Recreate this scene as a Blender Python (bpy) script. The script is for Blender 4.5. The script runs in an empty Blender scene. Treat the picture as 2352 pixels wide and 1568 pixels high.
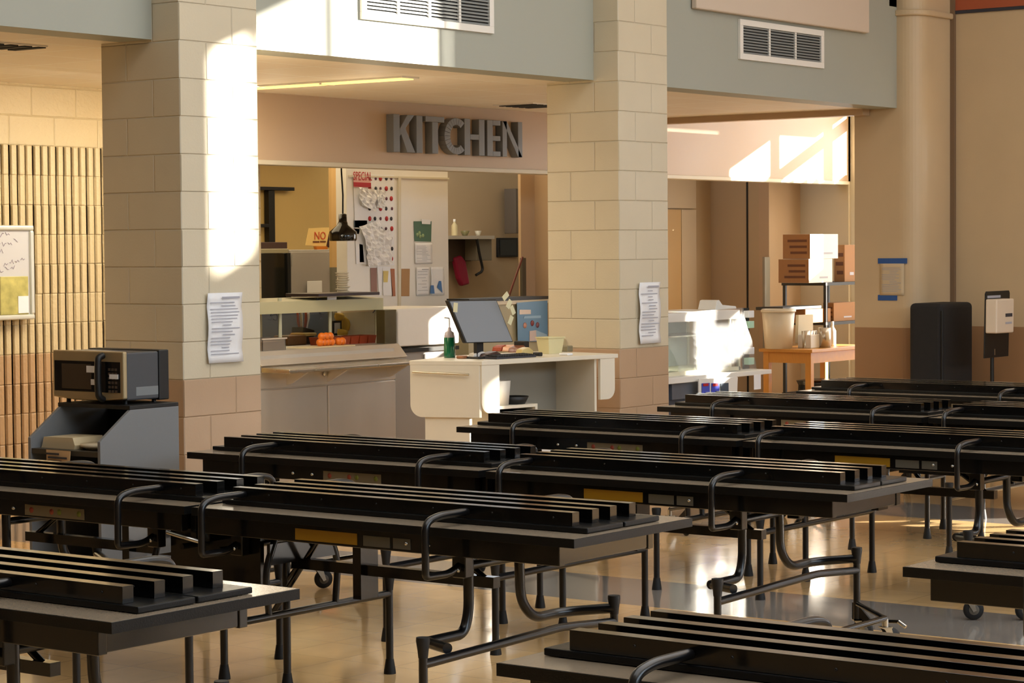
import bpy, bmesh, math, random
from mathutils import Vector, Matrix
random.seed(7)
S = bpy.context.scene
COL = S.collection
PI = math.pi
# ---------------------------------------------------------------- camera
FPX = 5351.17; PITCH = math.radians(2.32179); ROLL = math.radians(-.44845); YAW = math.radians(36.83575); EYE = 1.72
F = Vector((math.cos(YAW)*math.cos(PITCH), math.sin(YAW)*math.cos(PITCH), -math.sin(PITCH)))
R0 = Vector((math.sin(YAW), -math.cos(YAW), 0)); U0 = R0.cross(F)
RT = R0*math.cos(ROLL)+U0*math.sin(ROLL); UP = -R0*math.sin(ROLL)+U0*math.cos(ROLL)
CAM = Vector((0, 0, EYE))
cd = bpy.data.cameras.new('camera'); cam = bpy.data.objects.new('camera', cd); COL.objects.link(cam)
cd.sensor_width = 36; cd.lens = FPX/2352*36; cd.clip_end = 300
mw = Matrix((RT, UP, -F)).transposed().to_4x4(); mw.translation = CAM; cam.matrix_world = mw
S.camera = cam
# ---------------------------------------------------------------- view, world, sun, daylight and fill lamps
S.view_settings.view_transform = 'Standard'; S.view_settings.look = 'None'; S.view_settings.gamma = 1
S.view_settings.use_curve_mapping = False; S.view_settings.exposure = 1.0
W = bpy.data.worlds.new('world'); S.world = W; W.use_nodes = True
bg = W.node_tree.nodes['Background']; bg.inputs[0].default_value = (.82, .9, 1, 1); bg.inputs[1].default_value = 3.0
SUND = Vector((-1, 1.1, -.4)).normalized()
sl = bpy.data.lights.new('sun', 'SUN'); sl.energy = 20; sl.angle = math.radians(.6); sl.color = (1, .92, .8)
so = bpy.data.objects.new('sun', sl); COL.objects.link(so); so.rotation_euler = SUND.to_track_quat('-Z', 'Y').to_euler()
def area(name, loc, d, sx, sy, e, c):
    l = bpy.data.lights.new(name, 'AREA'); l.shape = 'RECTANGLE'; l.size = sx; l.size_y = sy; l.energy = e; l.color = c
    o = bpy.data.objects.new(name, l); COL.objects.link(o); o.location = loc
    o.rotation_euler = Vector(d).to_track_quat('-Z', 'Z').to_euler(); return o
area('fill_area_front', (9, -7.9, 4.3), (0, 1, -.25), 14, 3.0, 520, (.64, .82, 1))  # added fill area before a closed wall; no window stands there
area('fill_area_back', (-3.9, 2, 4.6), (1, 0, -.2), 10, 2.6, 3, (1, .93, .82))  # weak added fill before the back wall, which has no window
area('hall_fill_area', (8, 2, 6.9), (0, 0, -1), 12, 8, 290, (.95, .98, 1))  # overhead fill added to brighten the floor, no fixtures behind it
area('kitchen_ceiling_lamps', (15.5, 13.6, 2.8), (0, 0, -1), 4, 2, 34, (1, .8, .5))
area('vestibule_daylight', (21.3, 10.2, 2.0), (-1, 0, 0), 2.4, 2.6, 26, (1, .95, .86))
area('alcove_fill_area', (11.0, 10.9, 2.8), (0, 0.2, -1), 2.2, 1.0, 36, (1, .9, .72))  # unseen fill added behind the left pillar to light the fluted wall
# ---------------------------------------------------------------- helpers
def ray(x, y): return F+RT*((x-1176)/FPX)-UP*((y-784)/FPX)
def atY(x, y, Y): d = ray(x, y); return CAM+d*(Y/d.y)
def atX(x, y, X): d = ray(x, y); return CAM+d*(X/d.x)
def atZ(x, y, Z): d = ray(x, y); return CAM+d*((Z-EYE)/d.z)
def rect(x0, y0, x1, y1, Y):
    a, b, c, d = atY(x0, y0, Y), atY(x1, y0, Y), atY(x0, y1, Y), atY(x1, y1, Y)
    return (a.x+c.x)/2, (b.x+d.x)/2, (c.z+d.z)/2, (a.z+b.z)/2       # X0 X1 Z0 Z1
class M:
    def __init__(s): s.v = []; s.f = []; s.mi = []; s.m = 0; s.sm = []; s.s = False
    def add(s, vs, fs):
        n = len(s.v); s.v += [tuple(v) for v in vs]
        for f in fs: s.f.append([i+n for i in f]); s.mi.append(s.m); s.sm.append(s.s)
        return s
    def box(s, x0, x1, y0, y1, z0, z1):
        if x0 > x1: x0, x1 = x1, x0
        if y0 > y1: y0, y1 = y1, y0
        if z0 > z1: z0, z1 = z1, z0
        return s.add([(x0,y0,z0),(x1,y0,z0),(x1,y1,z0),(x0,y1,z0),(x0,y0,z1),(x1,y0,z1),(x1,y1,z1),(x0,y1,z1)],
                     [(0,3,2,1),(4,5,6,7),(0,1,5,4),(1,2,6,5),(2,3,7,6),(3,0,4,7)])
    def prism(s, pts, ax, a, b):                                    # polygon pts in the two other axes, extruded a..b along ax
        def mk(p, t): return (t, p[0], p[1]) if ax == 'x' else (p[0], t, p[1]) if ax == 'y' else (p[0], p[1], t)
        n = len(pts); ar = sum(pts[i][0]*pts[(i+1) % n][1]-pts[(i+1) % n][0]*pts[i][1] for i in range(n))
        if (ar < 0): pts = pts[::-1]
        if ax == 'y': a, b = max(a, b), min(a, b)
        else: a, b = min(a, b), max(a, b)
        vs = [mk(p, a) for p in pts]+[mk(p, b) for p in pts]
        return s.add(vs, [list(range(n))[::-1], list(range(n, 2*n))]+[(i, (i+1) % n, n+(i+1) % n, n+i) for i in range(n)])
    def tube(s, pts, r, seg=12, cap=True):
        pts = [Vector(p) for p in pts]; rs = r if isinstance(r, (list, tuple)) else [r]*len(pts)
        t0 = (pts[1]-pts[0]).normalized(); u = t0.orthogonal().normalized(); rings = []
        for i, p in enumerate(pts):
            if i == 0: t = (pts[1]-p).normalized()
            elif i == len(pts)-1: t = (p-pts[i-1]).normalized()
            else: t = ((p-pts[i-1]).normalized()+(pts[i+1]-p).normalized()).normalized()
            u = (u-t*u.dot(t)).normalized(); w = t.cross(u)
            rings.append([p+(u*math.cos(2*PI*k/seg)+w*math.sin(2*PI*k/seg))*rs[i] for k in range(seg)])
        fs = []
        for i in range(len(pts)-1):
            for k in range(seg): a = i*seg+k; b = i*seg+(k+1) % seg; fs.append((a, b, b+seg, a+seg))
        o = s.s; s.s = True; s.add([v for q in rings for v in q], fs); s.s = o
        if cap: s.add(rings[0], [list(range(seg))[::-1]]); s.add(rings[-1], [list(range(seg))])
        return s
    def lathe(s, prof, c, seg=24, axis='z'):
        c = Vector(c); rings = []
        for r, h in prof:
            for k in range(seg):
                a = 2*PI*k/seg; p = (r*math.cos(a), r*math.sin(a), h)
                if axis == 'y': p = (p[0], p[2], p[1])
                if axis == 'x': p = (p[2], p[0], p[1])
                rings.append(c+Vector(p))
        fs = []
        for i in range(len(prof)-1):
            for k in range(seg): a = i*seg+k; b = i*seg+(k+1) % seg; fs.append((a, b, b+seg, a+seg))
        o = s.s; s.s = True; s.add(rings, fs); s.s = o; return s
    def quad(s, a, b, c, d, t=0.002):                               # thin sheet with thickness along its normal
        a, b, c, d = map(Vector, (a, b, c, d)); n = (b-a).cross(d-a).normalized()*t
        return s.add([a, b, c, d, a-n, b-n, c-n, d-n], [(0,1,2,3),(7,6,5,4),(0,4,5,1),(1,5,6,2),(2,6,7,3),(3,7,4,0)])
    def build(s, name, mat, parent=None, bev=0, seg=2, loc=None):
        me = bpy.data.meshes.new(name); me.from_pydata(s.v, [], s.f)
        for q in (mat if isinstance(mat, (list, tuple)) else [mat]): me.materials.append(q)
        for p, mi, sm in zip(me.polygons, s.mi, s.sm): p.material_index = mi; p.use_smooth = sm
        bm = bmesh.new(); bm.from_mesh(me); bmesh.ops.recalc_face_normals(bm, faces=bm.faces); bm.to_mesh(me); bm.free()
        o = bpy.data.objects.new(name, me); COL.objects.link(o)
        if parent: o.parent = parent
        if loc: o.location = loc
        if bev:
            b = o.modifiers.new('bevel', 'BEVEL'); b.width = bev; b.segments = seg; b.limit_method = 'ANGLE'; b.angle_limit = math.radians(40)
        return o
def arc(pts, r, n=5):                                               # round the corners of a polyline
    pts = [Vector(p) for p in pts]; out = [pts[0]]
    for i in range(1, len(pts)-1):
        a, b, c = pts[i-1], pts[i], pts[i+1]
        d1 = (a-b); d2 = (c-b); rr = min(r, d1.length*.48, d2.length*.48); p0 = b+d1.normalized()*rr; p1 = b+d2.normalized()*rr
        for k in range(n+1): t = k/n; out.append(p0*(1-t)**2+b*2*t*(1-t)+p1*t*t)
    return out+[pts[-1]]
def empty(name, loc=(0, 0, 0), rz=0, label=None, cat=None, group=None):
    o = bpy.data.objects.new(name, None); COL.objects.link(o); o.location = loc; o.rotation_euler = (0, 0, rz); o.empty_display_size = .1
    return tag(o, label, cat, group)
def tag(o, label=None, cat=None, group=None, kind=None):
    if label: o['label'] = label
    if cat: o['category'] = cat
    if group: o['group'] = group
    if kind: o['kind'] = kind
    return o
def struct(o, label=None, cat=None): return tag(o, label, cat, kind='structure')
def copy_tree(o, parent=None):
    c = o.copy(); COL.objects.link(c); c.parent = parent
    for ch in o.children: copy_tree(ch, c)
    return c
# ---------------------------------------------------------------- materials
def srgb(c): return tuple(((x/255)/12.92 if x/255 <= .04045 else ((x/255+.055)/1.055)**2.4) for x in c)+(1,)
def mat(name, c, rough=.5, metal=0, spec=.5, noise=0, nscale=20, bump=0, bscale=60, trans=0, emit=0, coat=0, alpha=1, stretch=None):
    m = bpy.data.materials.new(name); m.use_nodes = True; nt = m.node_tree; N = nt.nodes; L = nt.links
    b = N['Principled BSDF']; col = srgb(c); b.inputs['Base Color'].default_value = col
    b.inputs['Roughness'].default_value = rough; b.inputs['Metallic'].default_value = metal
    b.inputs['Specular IOR Level'].default_value = spec; b.inputs['Transmission Weight'].default_value = trans
    b.inputs['Coat Weight'].default_value = coat; b.inputs['Alpha'].default_value = alpha
    if emit: b.inputs['Emission Color'].default_value = col; b.inputs['Emission Strength'].default_value = emit
    tc = N.new('ShaderNodeTexCoord'); vec = tc.outputs['Object']
    if stretch:
        mp = N.new('ShaderNodeMapping'); mp.inputs['Scale'].default_value = stretch; L.new(vec, mp.inputs[0]); vec = mp.outputs[0]
    if noise:
        n = N.new('ShaderNodeTexNoise'); n.inputs['Scale'].default_value = nscale; n.inputs['Detail'].default_value = 4; L.new(vec, n.inputs['Vector'])
        mx = N.new('ShaderNodeMix'); mx.data_type = 'RGBA'; mx.inputs[6].default_value = tuple(x*(1-noise) for x in col[:3])+(1,)
        mx.inputs[7].default_value = tuple(min(1, x*(1+noise)) for x in col[:3])+(1,); L.new(n.outputs[0], mx.inputs[0]); L.new(mx.outputs[2], b.inputs['Base Color'])
        mr = N.new('ShaderNodeMapRange'); mr.inputs[3].default_value = max(0, rough-.06); mr.inputs[4].default_value = min(1, rough+.08)
        L.new(n.outputs[0], mr.inputs[0]); L.new(mr.outputs[0], b.inputs['Roughness'])
    if bump:
        n = N.new('ShaderNodeTexNoise'); n.inputs['Scale'].default_value = bscale; n.inputs['Detail'].default_value = 5; L.new(vec, n.inputs['Vector'])
        bp = N.new('ShaderNodeBump'); bp.inputs['Strength'].default_value = bump; bp.inputs['Distance'].default_value = .01; L.new(n.outputs[0], bp.inputs['Height']); L.new(bp.outputs[0], b.inputs['Normal'])
    return m
def mth(nt, op, a, b=None, c=None):
    n = nt.nodes.new('ShaderNodeMath'); n.operation = op
    for i, v in enumerate((a, b, c)):
        if v is None: continue
        if isinstance(v, (int, float)): n.inputs[i].default_value = v
        else: nt.links.new(v, n.inputs[i])
    return n.outputs[0]
BM = .2032
def block_mat(name, upper, lower, x0, y0, parity, zw=1.015, bumpn=.15, bs=90, wide=.006, rough=.45, plain=False):
    """painted concrete block laid in running bond, world metres; painted dado below zw"""
    m = bpy.data.materials.new(name); m.use_nodes = True; nt = m.node_tree; N = nt.nodes; L = nt.links; b = N['Principled BSDF']
    g = N.new('ShaderNodeNewGeometry'); sp = N.new('ShaderNodeSeparateXYZ'); L.new(g.outputs['Position'], sp.inputs[0])
    sn = N.new('ShaderNodeSeparateXYZ'); L.new(g.outputs['True Normal'], sn.inputs[0])
    isx = mth(nt, 'GREATER_THAN', mth(nt, 'ABSOLUTE', sn.outputs[0]), .7)
    ux = mth(nt, 'SUBTRACT', sp.outputs[0], x0)
    uy = mth(nt, 'ADD', mth(nt, 'MULTIPLY', mth(nt, 'SUBTRACT', sp.outputs[1], y0), -1), BM)
    u = mth(nt, 'ADD', mth(nt, 'MULTIPLY', ux, mth(nt, 'SUBTRACT', 1, isx)), mth(nt, 'MULTIPLY', uy, isx))
    row = mth(nt, 'DIVIDE', mth(nt, 'SUBTRACT', sp.outputs[2], 1.015-5*BM), BM)
    fr = mth(nt, 'FRACT', row); ri = mth(nt, 'FLOOR', row)
    par = mth(nt, 'MODULO', mth(nt, 'ADD', ri, 100+parity), 2)
    u2 = mth(nt, 'FRACT', mth(nt, 'ADD', mth(nt, 'DIVIDE', u, 2*BM), mth(nt, 'ADD', mth(nt, 'MULTIPLY', par, .5), 50)))
    dz = mth(nt, 'MULTIPLY', mth(nt, 'MINIMUM', fr, mth(nt, 'SUBTRACT', 1, fr)), BM)
    du = mth(nt, 'MULTIPLY', mth(nt, 'MINIMUM', u2, mth(nt, 'SUBTRACT', 1, u2)), 2*BM)
    d = mth(nt, 'MINIMUM', dz, du)
    mr = N.new('ShaderNodeMapRange'); mr.interpolation_type = 'SMOOTHSTEP'; mr.inputs[1].default_value = 0; mr.inputs[2].default_value = wide; L.new(d, mr.inputs[0])
    no = N.new('ShaderNodeTexNoise'); no.inputs['Scale'].default_value = bs; no.inputs['Detail'].default_value = 6; L.new(g.outputs['Position'], no.inputs['Vector'])
    hgt = mth(nt, 'ADD', mth(nt, 'MULTIPLY', mr.outputs[0], 0 if plain else 1), mth(nt, 'MULTIPLY', no.outputs[0], bumpn))
    bp = N.new('ShaderNodeBump'); bp.inputs['Strength'].default_value = .9; bp.inputs['Distance'].default_value = .005; L.new(hgt, bp.inputs['Height']); L.new(bp.outputs[0], b.inputs['Normal'])
    lo = mth(nt, 'LESS_THAN', sp.outputs[2], zw)
    mx = N.new('ShaderNodeMix'); mx.data_type = 'RGBA'; mx.inputs[6].default_value = srgb(upper); mx.inputs[7].default_value = srgb(lower); L.new(lo, mx.inputs[0])
    n2 = N.new('ShaderNodeTexNoise'); n2.inputs['Scale'].default_value = 3; L.new(g.outputs['Position'], n2.inputs['Vector'])
    hs = N.new('ShaderNodeHueSaturation'); L.new(mx.outputs[2], hs.inputs['Color']); L.new(mth(nt, 'ADD', mth(nt, 'MULTIPLY', n2.outputs[0], .12), .94), hs.inputs['Value'])
    L.new(hs.outputs[0], b.inputs['Base Color']); b.inputs['Roughness'].default_value = rough
    return m
CREAM = (206, 194, 168); TAN = (184, 154, 124)
m_p1 = block_mat('painted_block_left_pillar', CREAM, TAN, 8.989, 8.95, 0)
m_p2 = block_mat('painted_block_middle_pillar', CREAM, TAN, 13.18, 8.95, 1)
m_p3 = block_mat('painted_wall_right_pillar', (200, 176, 140), (158, 120, 84), 17.63, 8.95, 0, plain=True, bumpn=.1)
m_rib = block_mat('split_face_block', (212, 190, 146), (186, 150, 108), 9.0, 12.2, 0, bumpn=1.3, bs=38, wide=.008, rough=.4)
m_green = mat('sage_grey_paint', (164, 166, 154), .55, noise=.03, nscale=2)
m_fascia = mat('tan_fascia_paint', (186, 158, 126), .45, noise=.03, nscale=2)
m_cream = mat('cream_paint', CREAM, .5, noise=.03, nscale=2)
m_yellow = mat('yellow_kitchen_paint', (206, 176, 112), .55, noise=.04, nscale=2)
m_brown = mat('brown_kitchen_wall', (182, 158, 124), .55, noise=.04, nscale=2)
m_dim = mat('brown_wall_paint', (104, 84, 64), .7)
m_white = mat('white_paint', (232, 228, 220), .5, noise=.02)
m_red = mat('terracotta_paint', (168, 84, 50), .6, noise=.05, nscale=3)
m_alu = mat('painted_window_frame', (214, 206, 184), .4)
m_black = mat('black_powder_coat', (9, 9, 9), .2, noise=.25, nscale=50, spec=.3, coat=.6)
m_black.node_tree.nodes['Principled BSDF'].inputs['Coat Roughness'].default_value = .09
m_tube = mat('black_gloss_tube', (12, 12, 14), .28, spec=.6)
m_edge = mat('black_vinyl_edge', (15, 16, 17), .3, spec=.3, noise=.15, nscale=60, bump=.1, bscale=250)
m_lam = mat('brown_grey_laminate', (136, 122, 104), .22, noise=.02, nscale=120, spec=.5)
m_seat = mat('seat_underside', (38, 38, 38), .3, noise=.2, nscale=60)
m_rub = mat('grey_rubber', (92, 84, 72), .5, noise=.1)
m_rubk = mat('black_rubber', (14, 13, 13), .6, noise=.1)
m_chr = mat('bright_zinc', (200, 200, 196), .22, metal=1)
m_steel = mat('brushed_stainless', (222, 218, 210), .32, metal=.72, noise=.04, nscale=2.5, stretch=(2, 2, .3))
m_steelh = mat('brushed_stainless_rail', (196, 190, 180), .25, metal=1, noise=.03, nscale=3)
m_paper = mat('white_paper', (236, 236, 238), .42, noise=.03, nscale=14, bump=.15, bscale=22)
m_ink = mat('grey_print', (168, 168, 178), .7)
m_inkd = mat('dark_print', (52, 52, 60), .7)
m_kraft = mat('kraft_cardboard', (150, 108, 68), .75, noise=.07, nscale=25)
m_kraftw = mat('white_and_sunlit_card', (222, 220, 214), .6, noise=.03)
m_glass = mat('clear_glass', (235, 242, 240), .04, trans=1); m_glass.node_tree.nodes['Principled BSDF'].inputs['IOR'].default_value = 1.45
# ---------------------------------------------------------------- the setting
ZC = 2.858; YH = 9.156; YF = 11.67
def floor_mat():
    m = bpy.data.materials.new('polished_tile_floor'); m.use_nodes = True; nt = m.node_tree; N = nt.nodes; L = nt.links; b = N['Principled BSDF']
    g = N.new('ShaderNodeNewGeometry'); sp = N.new('ShaderNodeSeparateXYZ'); L.new(g.outputs['Position'], sp.inputs[0]); x, y = sp.outputs[0], sp.outputs[1]
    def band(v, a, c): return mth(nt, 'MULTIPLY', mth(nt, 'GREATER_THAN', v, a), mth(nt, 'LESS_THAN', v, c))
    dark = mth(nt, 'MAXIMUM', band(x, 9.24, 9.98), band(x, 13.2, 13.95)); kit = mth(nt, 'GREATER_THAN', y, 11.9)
    n1 = N.new('ShaderNodeTexNoise'); n1.inputs['Scale'].default_value = 6; n1.inputs['Detail'].default_value = 6; L.new(g.outputs['Position'], n1.inputs['Vector'])
    br = N.new('ShaderNodeTexBrick'); br.offset = 0; br.inputs['Scale'].default_value = 1; br.inputs['Brick Width'].default_value = .305; br.inputs['Row Height'].default_value = .305
    br.inputs['Mortar Size'].default_value = .0012; br.inputs['Color1'].default_value = srgb((224, 186, 132)); br.inputs['Color2'].default_value = srgb((217, 178, 124)); br.inputs['Mortar'].default_value = srgb((170, 138, 98)); L.new(g.outputs['Position'], br.inputs['Vector'])
    def mix(f, a, c):
        q = N.new('ShaderNodeMix'); q.data_type = 'RGBA'; L.new(f, q.inputs[0])
        for i, v in ((6, a), (7, c)):
            if isinstance(v, tuple): q.inputs[i].default_value = v
            else: L.new(v, q.inputs[i])
        return q.outputs[2]
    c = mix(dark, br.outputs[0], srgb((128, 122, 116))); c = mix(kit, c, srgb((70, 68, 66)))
    hs = N.new('ShaderNodeHueSaturation'); L.new(c, hs.inputs['Color']); L.new(mth(nt, 'ADD', mth(nt, 'MULTIPLY', n1.outputs[0], .3), .85), hs.inputs['Value']); L.new(hs.outputs[0], b.inputs['Base Color'])
    n2 = N.new('ShaderNodeTexNoise'); n2.inputs['Scale'].default_value = 1.5; L.new(g.outputs['Position'], n2.inputs['Vector'])
    L.new(mth(nt, 'ADD', mth(nt, 'MULTIPLY', n2.outputs[0], .12), .06), b.inputs['Roughness']); b.inputs['Coat Weight'].default_value = .35; b.inputs['Coat Roughness'].default_value = .05
    n3 = N.new('ShaderNodeTexNoise'); n3.inputs['Scale'].default_value = 3.5; L.new(g.outputs['Position'], n3.inputs['Vector'])
    bp = N.new('ShaderNodeBump'); bp.inputs['Strength'].default_value = .12; bp.inputs['Distance'].default_value = .006; L.new(n3.outputs[0], bp.inputs['Height']); L.new(bp.outputs[0], b.inputs['Normal'])
    return m
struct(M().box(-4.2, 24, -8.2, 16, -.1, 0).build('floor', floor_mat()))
# pillars
struct(M().box(8.989, 9.5986, 8.95, 9.555, 0, 7).build('wall_pillar_left', m_p1, bev=.006, seg=2))
struct(M().box(13.18, 13.79, 8.95, 9.555, 0, 7).build('wall_pillar_middle', m_p2, bev=.006, seg=2))
pp = [(17.63, 9.555), (17.63, 9.13)]+[(17.81-.18*math.cos(t), 9.13-.18*math.sin(t)) for t in [PI/2*k/10 for k in range(1, 11)]]+[(18.24, 8.95), (18.24, 9.555)]
pil3 = M(); pil3.s = True; pil3.prism(pp, 'z', 0, 7); p3 = struct(pil3.build('wall_pillar_right', m_p3))
for p in p3.data.polygons: p.use_smooth = False
rg = M(); rg.prism([(17.60, 9.16), (17.60, 9.12)]+[(17.80-.2*math.cos(t), 9.12-.2*math.sin(t)) for t in [PI/2*k/10 for k in range(1, 11)]]+[(18.24, 8.92), (18.24, 9.16)], 'z', 3.625, 3.675); struct(rg.build('trim_1', m_p3, bev=.012))
# headers (deep sage box beams), low ceilings and kitchen fascia
for nm, a, b in (('wall_header_left', 2, 8.989), ('wall_header_middle', 9.5986, 13.18), ('wall_header_right', 13.79, 17.63)):
    struct(M().box(a, b, YH, YH+.25, ZC, 7).build(nm, m_green))
m_ceil = bpy.data.materials.new('acoustic_ceiling'); m_ceil.use_nodes = True
def ceil_nodes(m):
    nt = m.node_tree; N = nt.nodes; L = nt.links; b = N['Principled BSDF']; g = N.new('ShaderNodeNewGeometry')
    br = N.new('ShaderNodeTexBrick'); br.offset = 0; br.inputs['Scale'].default_value = 1; br.inputs['Brick Width'].default_value = .61; br.inputs['Row Height'].default_value = .61; br.inputs['Mortar Size'].default_value = .012
    br.inputs['Color1'].default_value = srgb((240, 230, 210)); br.inputs['Color2'].default_value = srgb((236, 224, 204)); br.inputs['Mortar'].default_value = srgb((246, 240, 226)); L.new(g.outputs['Position'], br.inputs['Vector']); L.new(br.outputs[0], b.inputs['Base Color']); b.inputs['Roughness'].default_value = .6
    bp = N.new('ShaderNodeBump'); bp.inputs['Strength'].default_value = .6; bp.inputs['Distance'].default_value = .006; L.new(br.outputs['Fac'], bp.inputs['Height']); L.new(bp.outputs[0], b.inputs['Normal'])
ceil_nodes(m_ceil)
struct(M().box(2, 17.55, YH+.25, 15.6, ZC, ZC+.1).build('ceiling', m_ceil))
struct(M().box(-4.2, 18.6, -8.2, YH+.25, 7, 7.1).build('ceiling_hall', m_white))
struct(M().box(12.35, 23, YF, YF+.12, 2.37, 3.7).build('wall_kitchen_fascia', m_fascia))
struct(M().box(12.3, 21.4, YF-.012, YF+.14, 2.335, 2.37).build('trim_2', m_cream, bev=.004))
struct(M().box(17.5, 17.62, YH+.25, YF, 2.805, 3.8).build('wall_bulkhead', m_fascia))
struct(M().box(17.5, 23, YH, 15.6, 3.7, 3.8).build('ceiling_vestibule', m_white))
# left alcove: split-face fluted block wall
def ribbed():
    m = M(); x = 6.0; rnd = random.Random(3); Y0 = 12.2
    courses = [(k*BM, (k+1)*BM) for k in range(12)]
    base = [rnd.uniform(-.002, .002) for _ in range(110)]
    for z0, z1 in courses:
        x = 6.0; prof = [(x, Y0)]; i = 0
        while x < 13.0:
            dd = base[i]+rnd.uniform(-.001, .001); e = rnd.uniform(-.0015, .0015); i += 1
            prof += [(x+.004+dd, Y0), (x+.012+dd, Y0-.016+e), (x+.032+dd, Y0-.020+e), (x+.052+dd, Y0-.016+e), (x+.060+dd, Y0)]; x += .070
        n = len(prof); m.add([(p[0], p[1], z0) for p in prof]+[(p[0], p[1], z1) for p in prof], [(i, i+1, n+i+1, n+i) for i in range(n-1)])
    m.box(5.9, 13.1, Y0, Y0+.2, 0, 3); return m
struct(ribbed().build('wall_left', m_rib))
# right wall of the hall with clerestory, unseen openings added to aim the sun, and the terracotta band
XW = 18.24
def wall_x(name, x0, x1, ya, yb, za, zb, holes, material):
    ys = sorted({ya, yb, *[h[0] for h in holes], *[h[1] for h in holes]}); zs = sorted({za, zb, *[h[2] for h in holes], *[h[3] for h in holes]}); m = M()
    for i in range(len(ys)-1):
        for j in range(len(zs)-1):
            cy = (ys[i]+ys[i+1])/2; cz = (zs[j]+zs[j+1])/2
            if any(h[0] < cy < h[1] and h[2] < cz < h[3] for h in holes): continue
            m.box(x0, x1, ys[i], ys[i+1], zs[j], zs[j+1])
    return struct(m.build(name, material))
HOLES = [(-1.15, 1.83, 5.2, 6.45), (1.62, 2.0, 3.12, 3.5), (5.4, 5.95, 1.98, 2.66), (5.95, 6.5, 1.98, 2.36), (2.3, 3.2, 2.2, 2.6), (7.55, 8.25, 2.26, 2.66), (-1.4, 1.0, 1.5, 2.4), (-7.8, -5.4, .4, 3.2)]  # first is the clerestory; the others are shaped to aim sun patches and bounce
wall_x('wall_right', XW, XW+.2, -8.2, 9.555, 0, 7, HOLES, m_p3)
struct(M().box(XW-.012, XW, 6, 8.949, 3.70, 4.6).build('trim_3', m_red))
struct(M().box(XW-.016, XW, 6, 8.949, 3.672, 3.698).build('trim_4', m_inkd))
w1 = M()
for y in (-.66, .48, 1.65): w1.box(XW+.05, XW+.12, y-.04, y+.04, 5.2, 6.45)
w1.box(XW+.05, XW+.12, -1.15, -1.09, 5.2, 6.45); struct(w1.build('window_1', m_alu))
# hall enclosure behind the camera
struct(M().box(-4.2, XW, -8.2, -8.0, 0, 7).build('wall_front', m_cream))
struct(M().box(-4.2, 5.9, 12.2, 12.4, 0, 3).box(-4.2, 2, YH+.2, 12.2, ZC, 3).build('wall_alcove_back', m_dim))
wb = M().box(-4.4, -4.2, -8.2, 12.3, 0, 7); struct(wb.build('wall_back', m_dim))
struct(M().box(-4.2, 2, YH, YH+.2, 0, 7).build('wall_side', m_dim))
# vestibule window wall
struct(M().box(21.4, 21.6, 11.67, 15.6, 0, 3.8).box(21.4, 21.6, YH-.6, 8.87, 0, 3.8).box(21.4, 21.6, 8.87, 11.67, 3.5, 3.8).box(21.4, 21.6, 8.87, 11.67, 0, .3).build('wall_window_side', m_cream))
vw = M()
for y in (8.9, 9.93, 11.1, 11.64): vw.box(21.44, 21.54, y-.055, y+.055, .3, 3.5)
for z in (.33, 1.95, 3.0, 3.47): vw.box(21.445, 21.535, 8.87, 11.67, z-.05, z+.05)

for ya, yb, zz in ((9.985, 10.3, 2.86), (10.3, 10.6, 2.76), (10.6, 10.85, 2.68), (10.85, 11.045, 2.6)): vw.box(21.46, 21.5, ya, yb, .38, zz)  # opaque steps added in the pane to keep sun off the door wall
vw.box(21.47, 21.49, 9.99, 11.04, .38, .4); struct(vw.build('window_2', m_alu, bev=.006))
struct(M().box(18.46, 21.6, 8.65, 8.87, 0, 3.8).build('wall_vestibule_side', m_cream))
struct(M().box(21.8, 22.0, 10.7, 11.16, 0, 2.62).build('wall_sun_blocker', m_cream))  # unseen block added outside, keeps sun off the vestibule end wall
# kitchen walls
struct(M().box(12.3, 24, 15.5, 15.7, 0, 3).build('wall_kitchen_back', m_yellow))
struct(M().box(12.3, 12.42, 11.67, 15.5, 0, 2.86).build('wall_kitchen_left', m_yellow))
# ---------------------------------------------------------------- mobile folding bench tables
m_yel = mat('yellow_warning_label', (150, 112, 14), .45); m_beige = mat('beige_instruction_label', (120, 108, 84), .45); m_greyl = mat('grey_data_label', (88, 86, 78), .45)
m_dot1 = mat('label_red_dot', (150, 62, 40), .5); m_dot2 = mat('label_olive_dot', (118, 124, 40), .5)
def caster(root, x, y, rz, h=.1):
    c = M(); c.m = 0; c.tube([(0, 0, h-.005), (0, 0, h+.035)], .014, 10)
    c.prism([(-.018, h), (.018, h), (.034, .045), (.02, .038)], 'y', -.022, -.018); c.prism([(-.018, h), (.018, h), (.034, .045), (.02, .038)], 'y', .018, .022); c.box(-.022, .024, -.022, .022, h-.006, h)
    o = c.build('caster', m_chr, root, loc=(x, y, 0)); o.rotation_euler = (0, 0, rz)
    w = M(); w.m = 0; w.lathe([(0, -.015), (.036, -.015), (.046, -.009), (.048, 0), (.046, .009), (.036, .015), (0, .015)], (.024, 0, .048), 24, 'y')
    w.m = 1; w.lathe([(0, -.017), (.02, -.017), (.024, -.015)], (.024, 0, .048), 16, 'y'); w.lathe([(.024, .015), (.02, .017), (0, .017)], (.024, 0, .048), 16, 'y')
    w.build('wheel', [m_rubk, m_rub], o)
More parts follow.
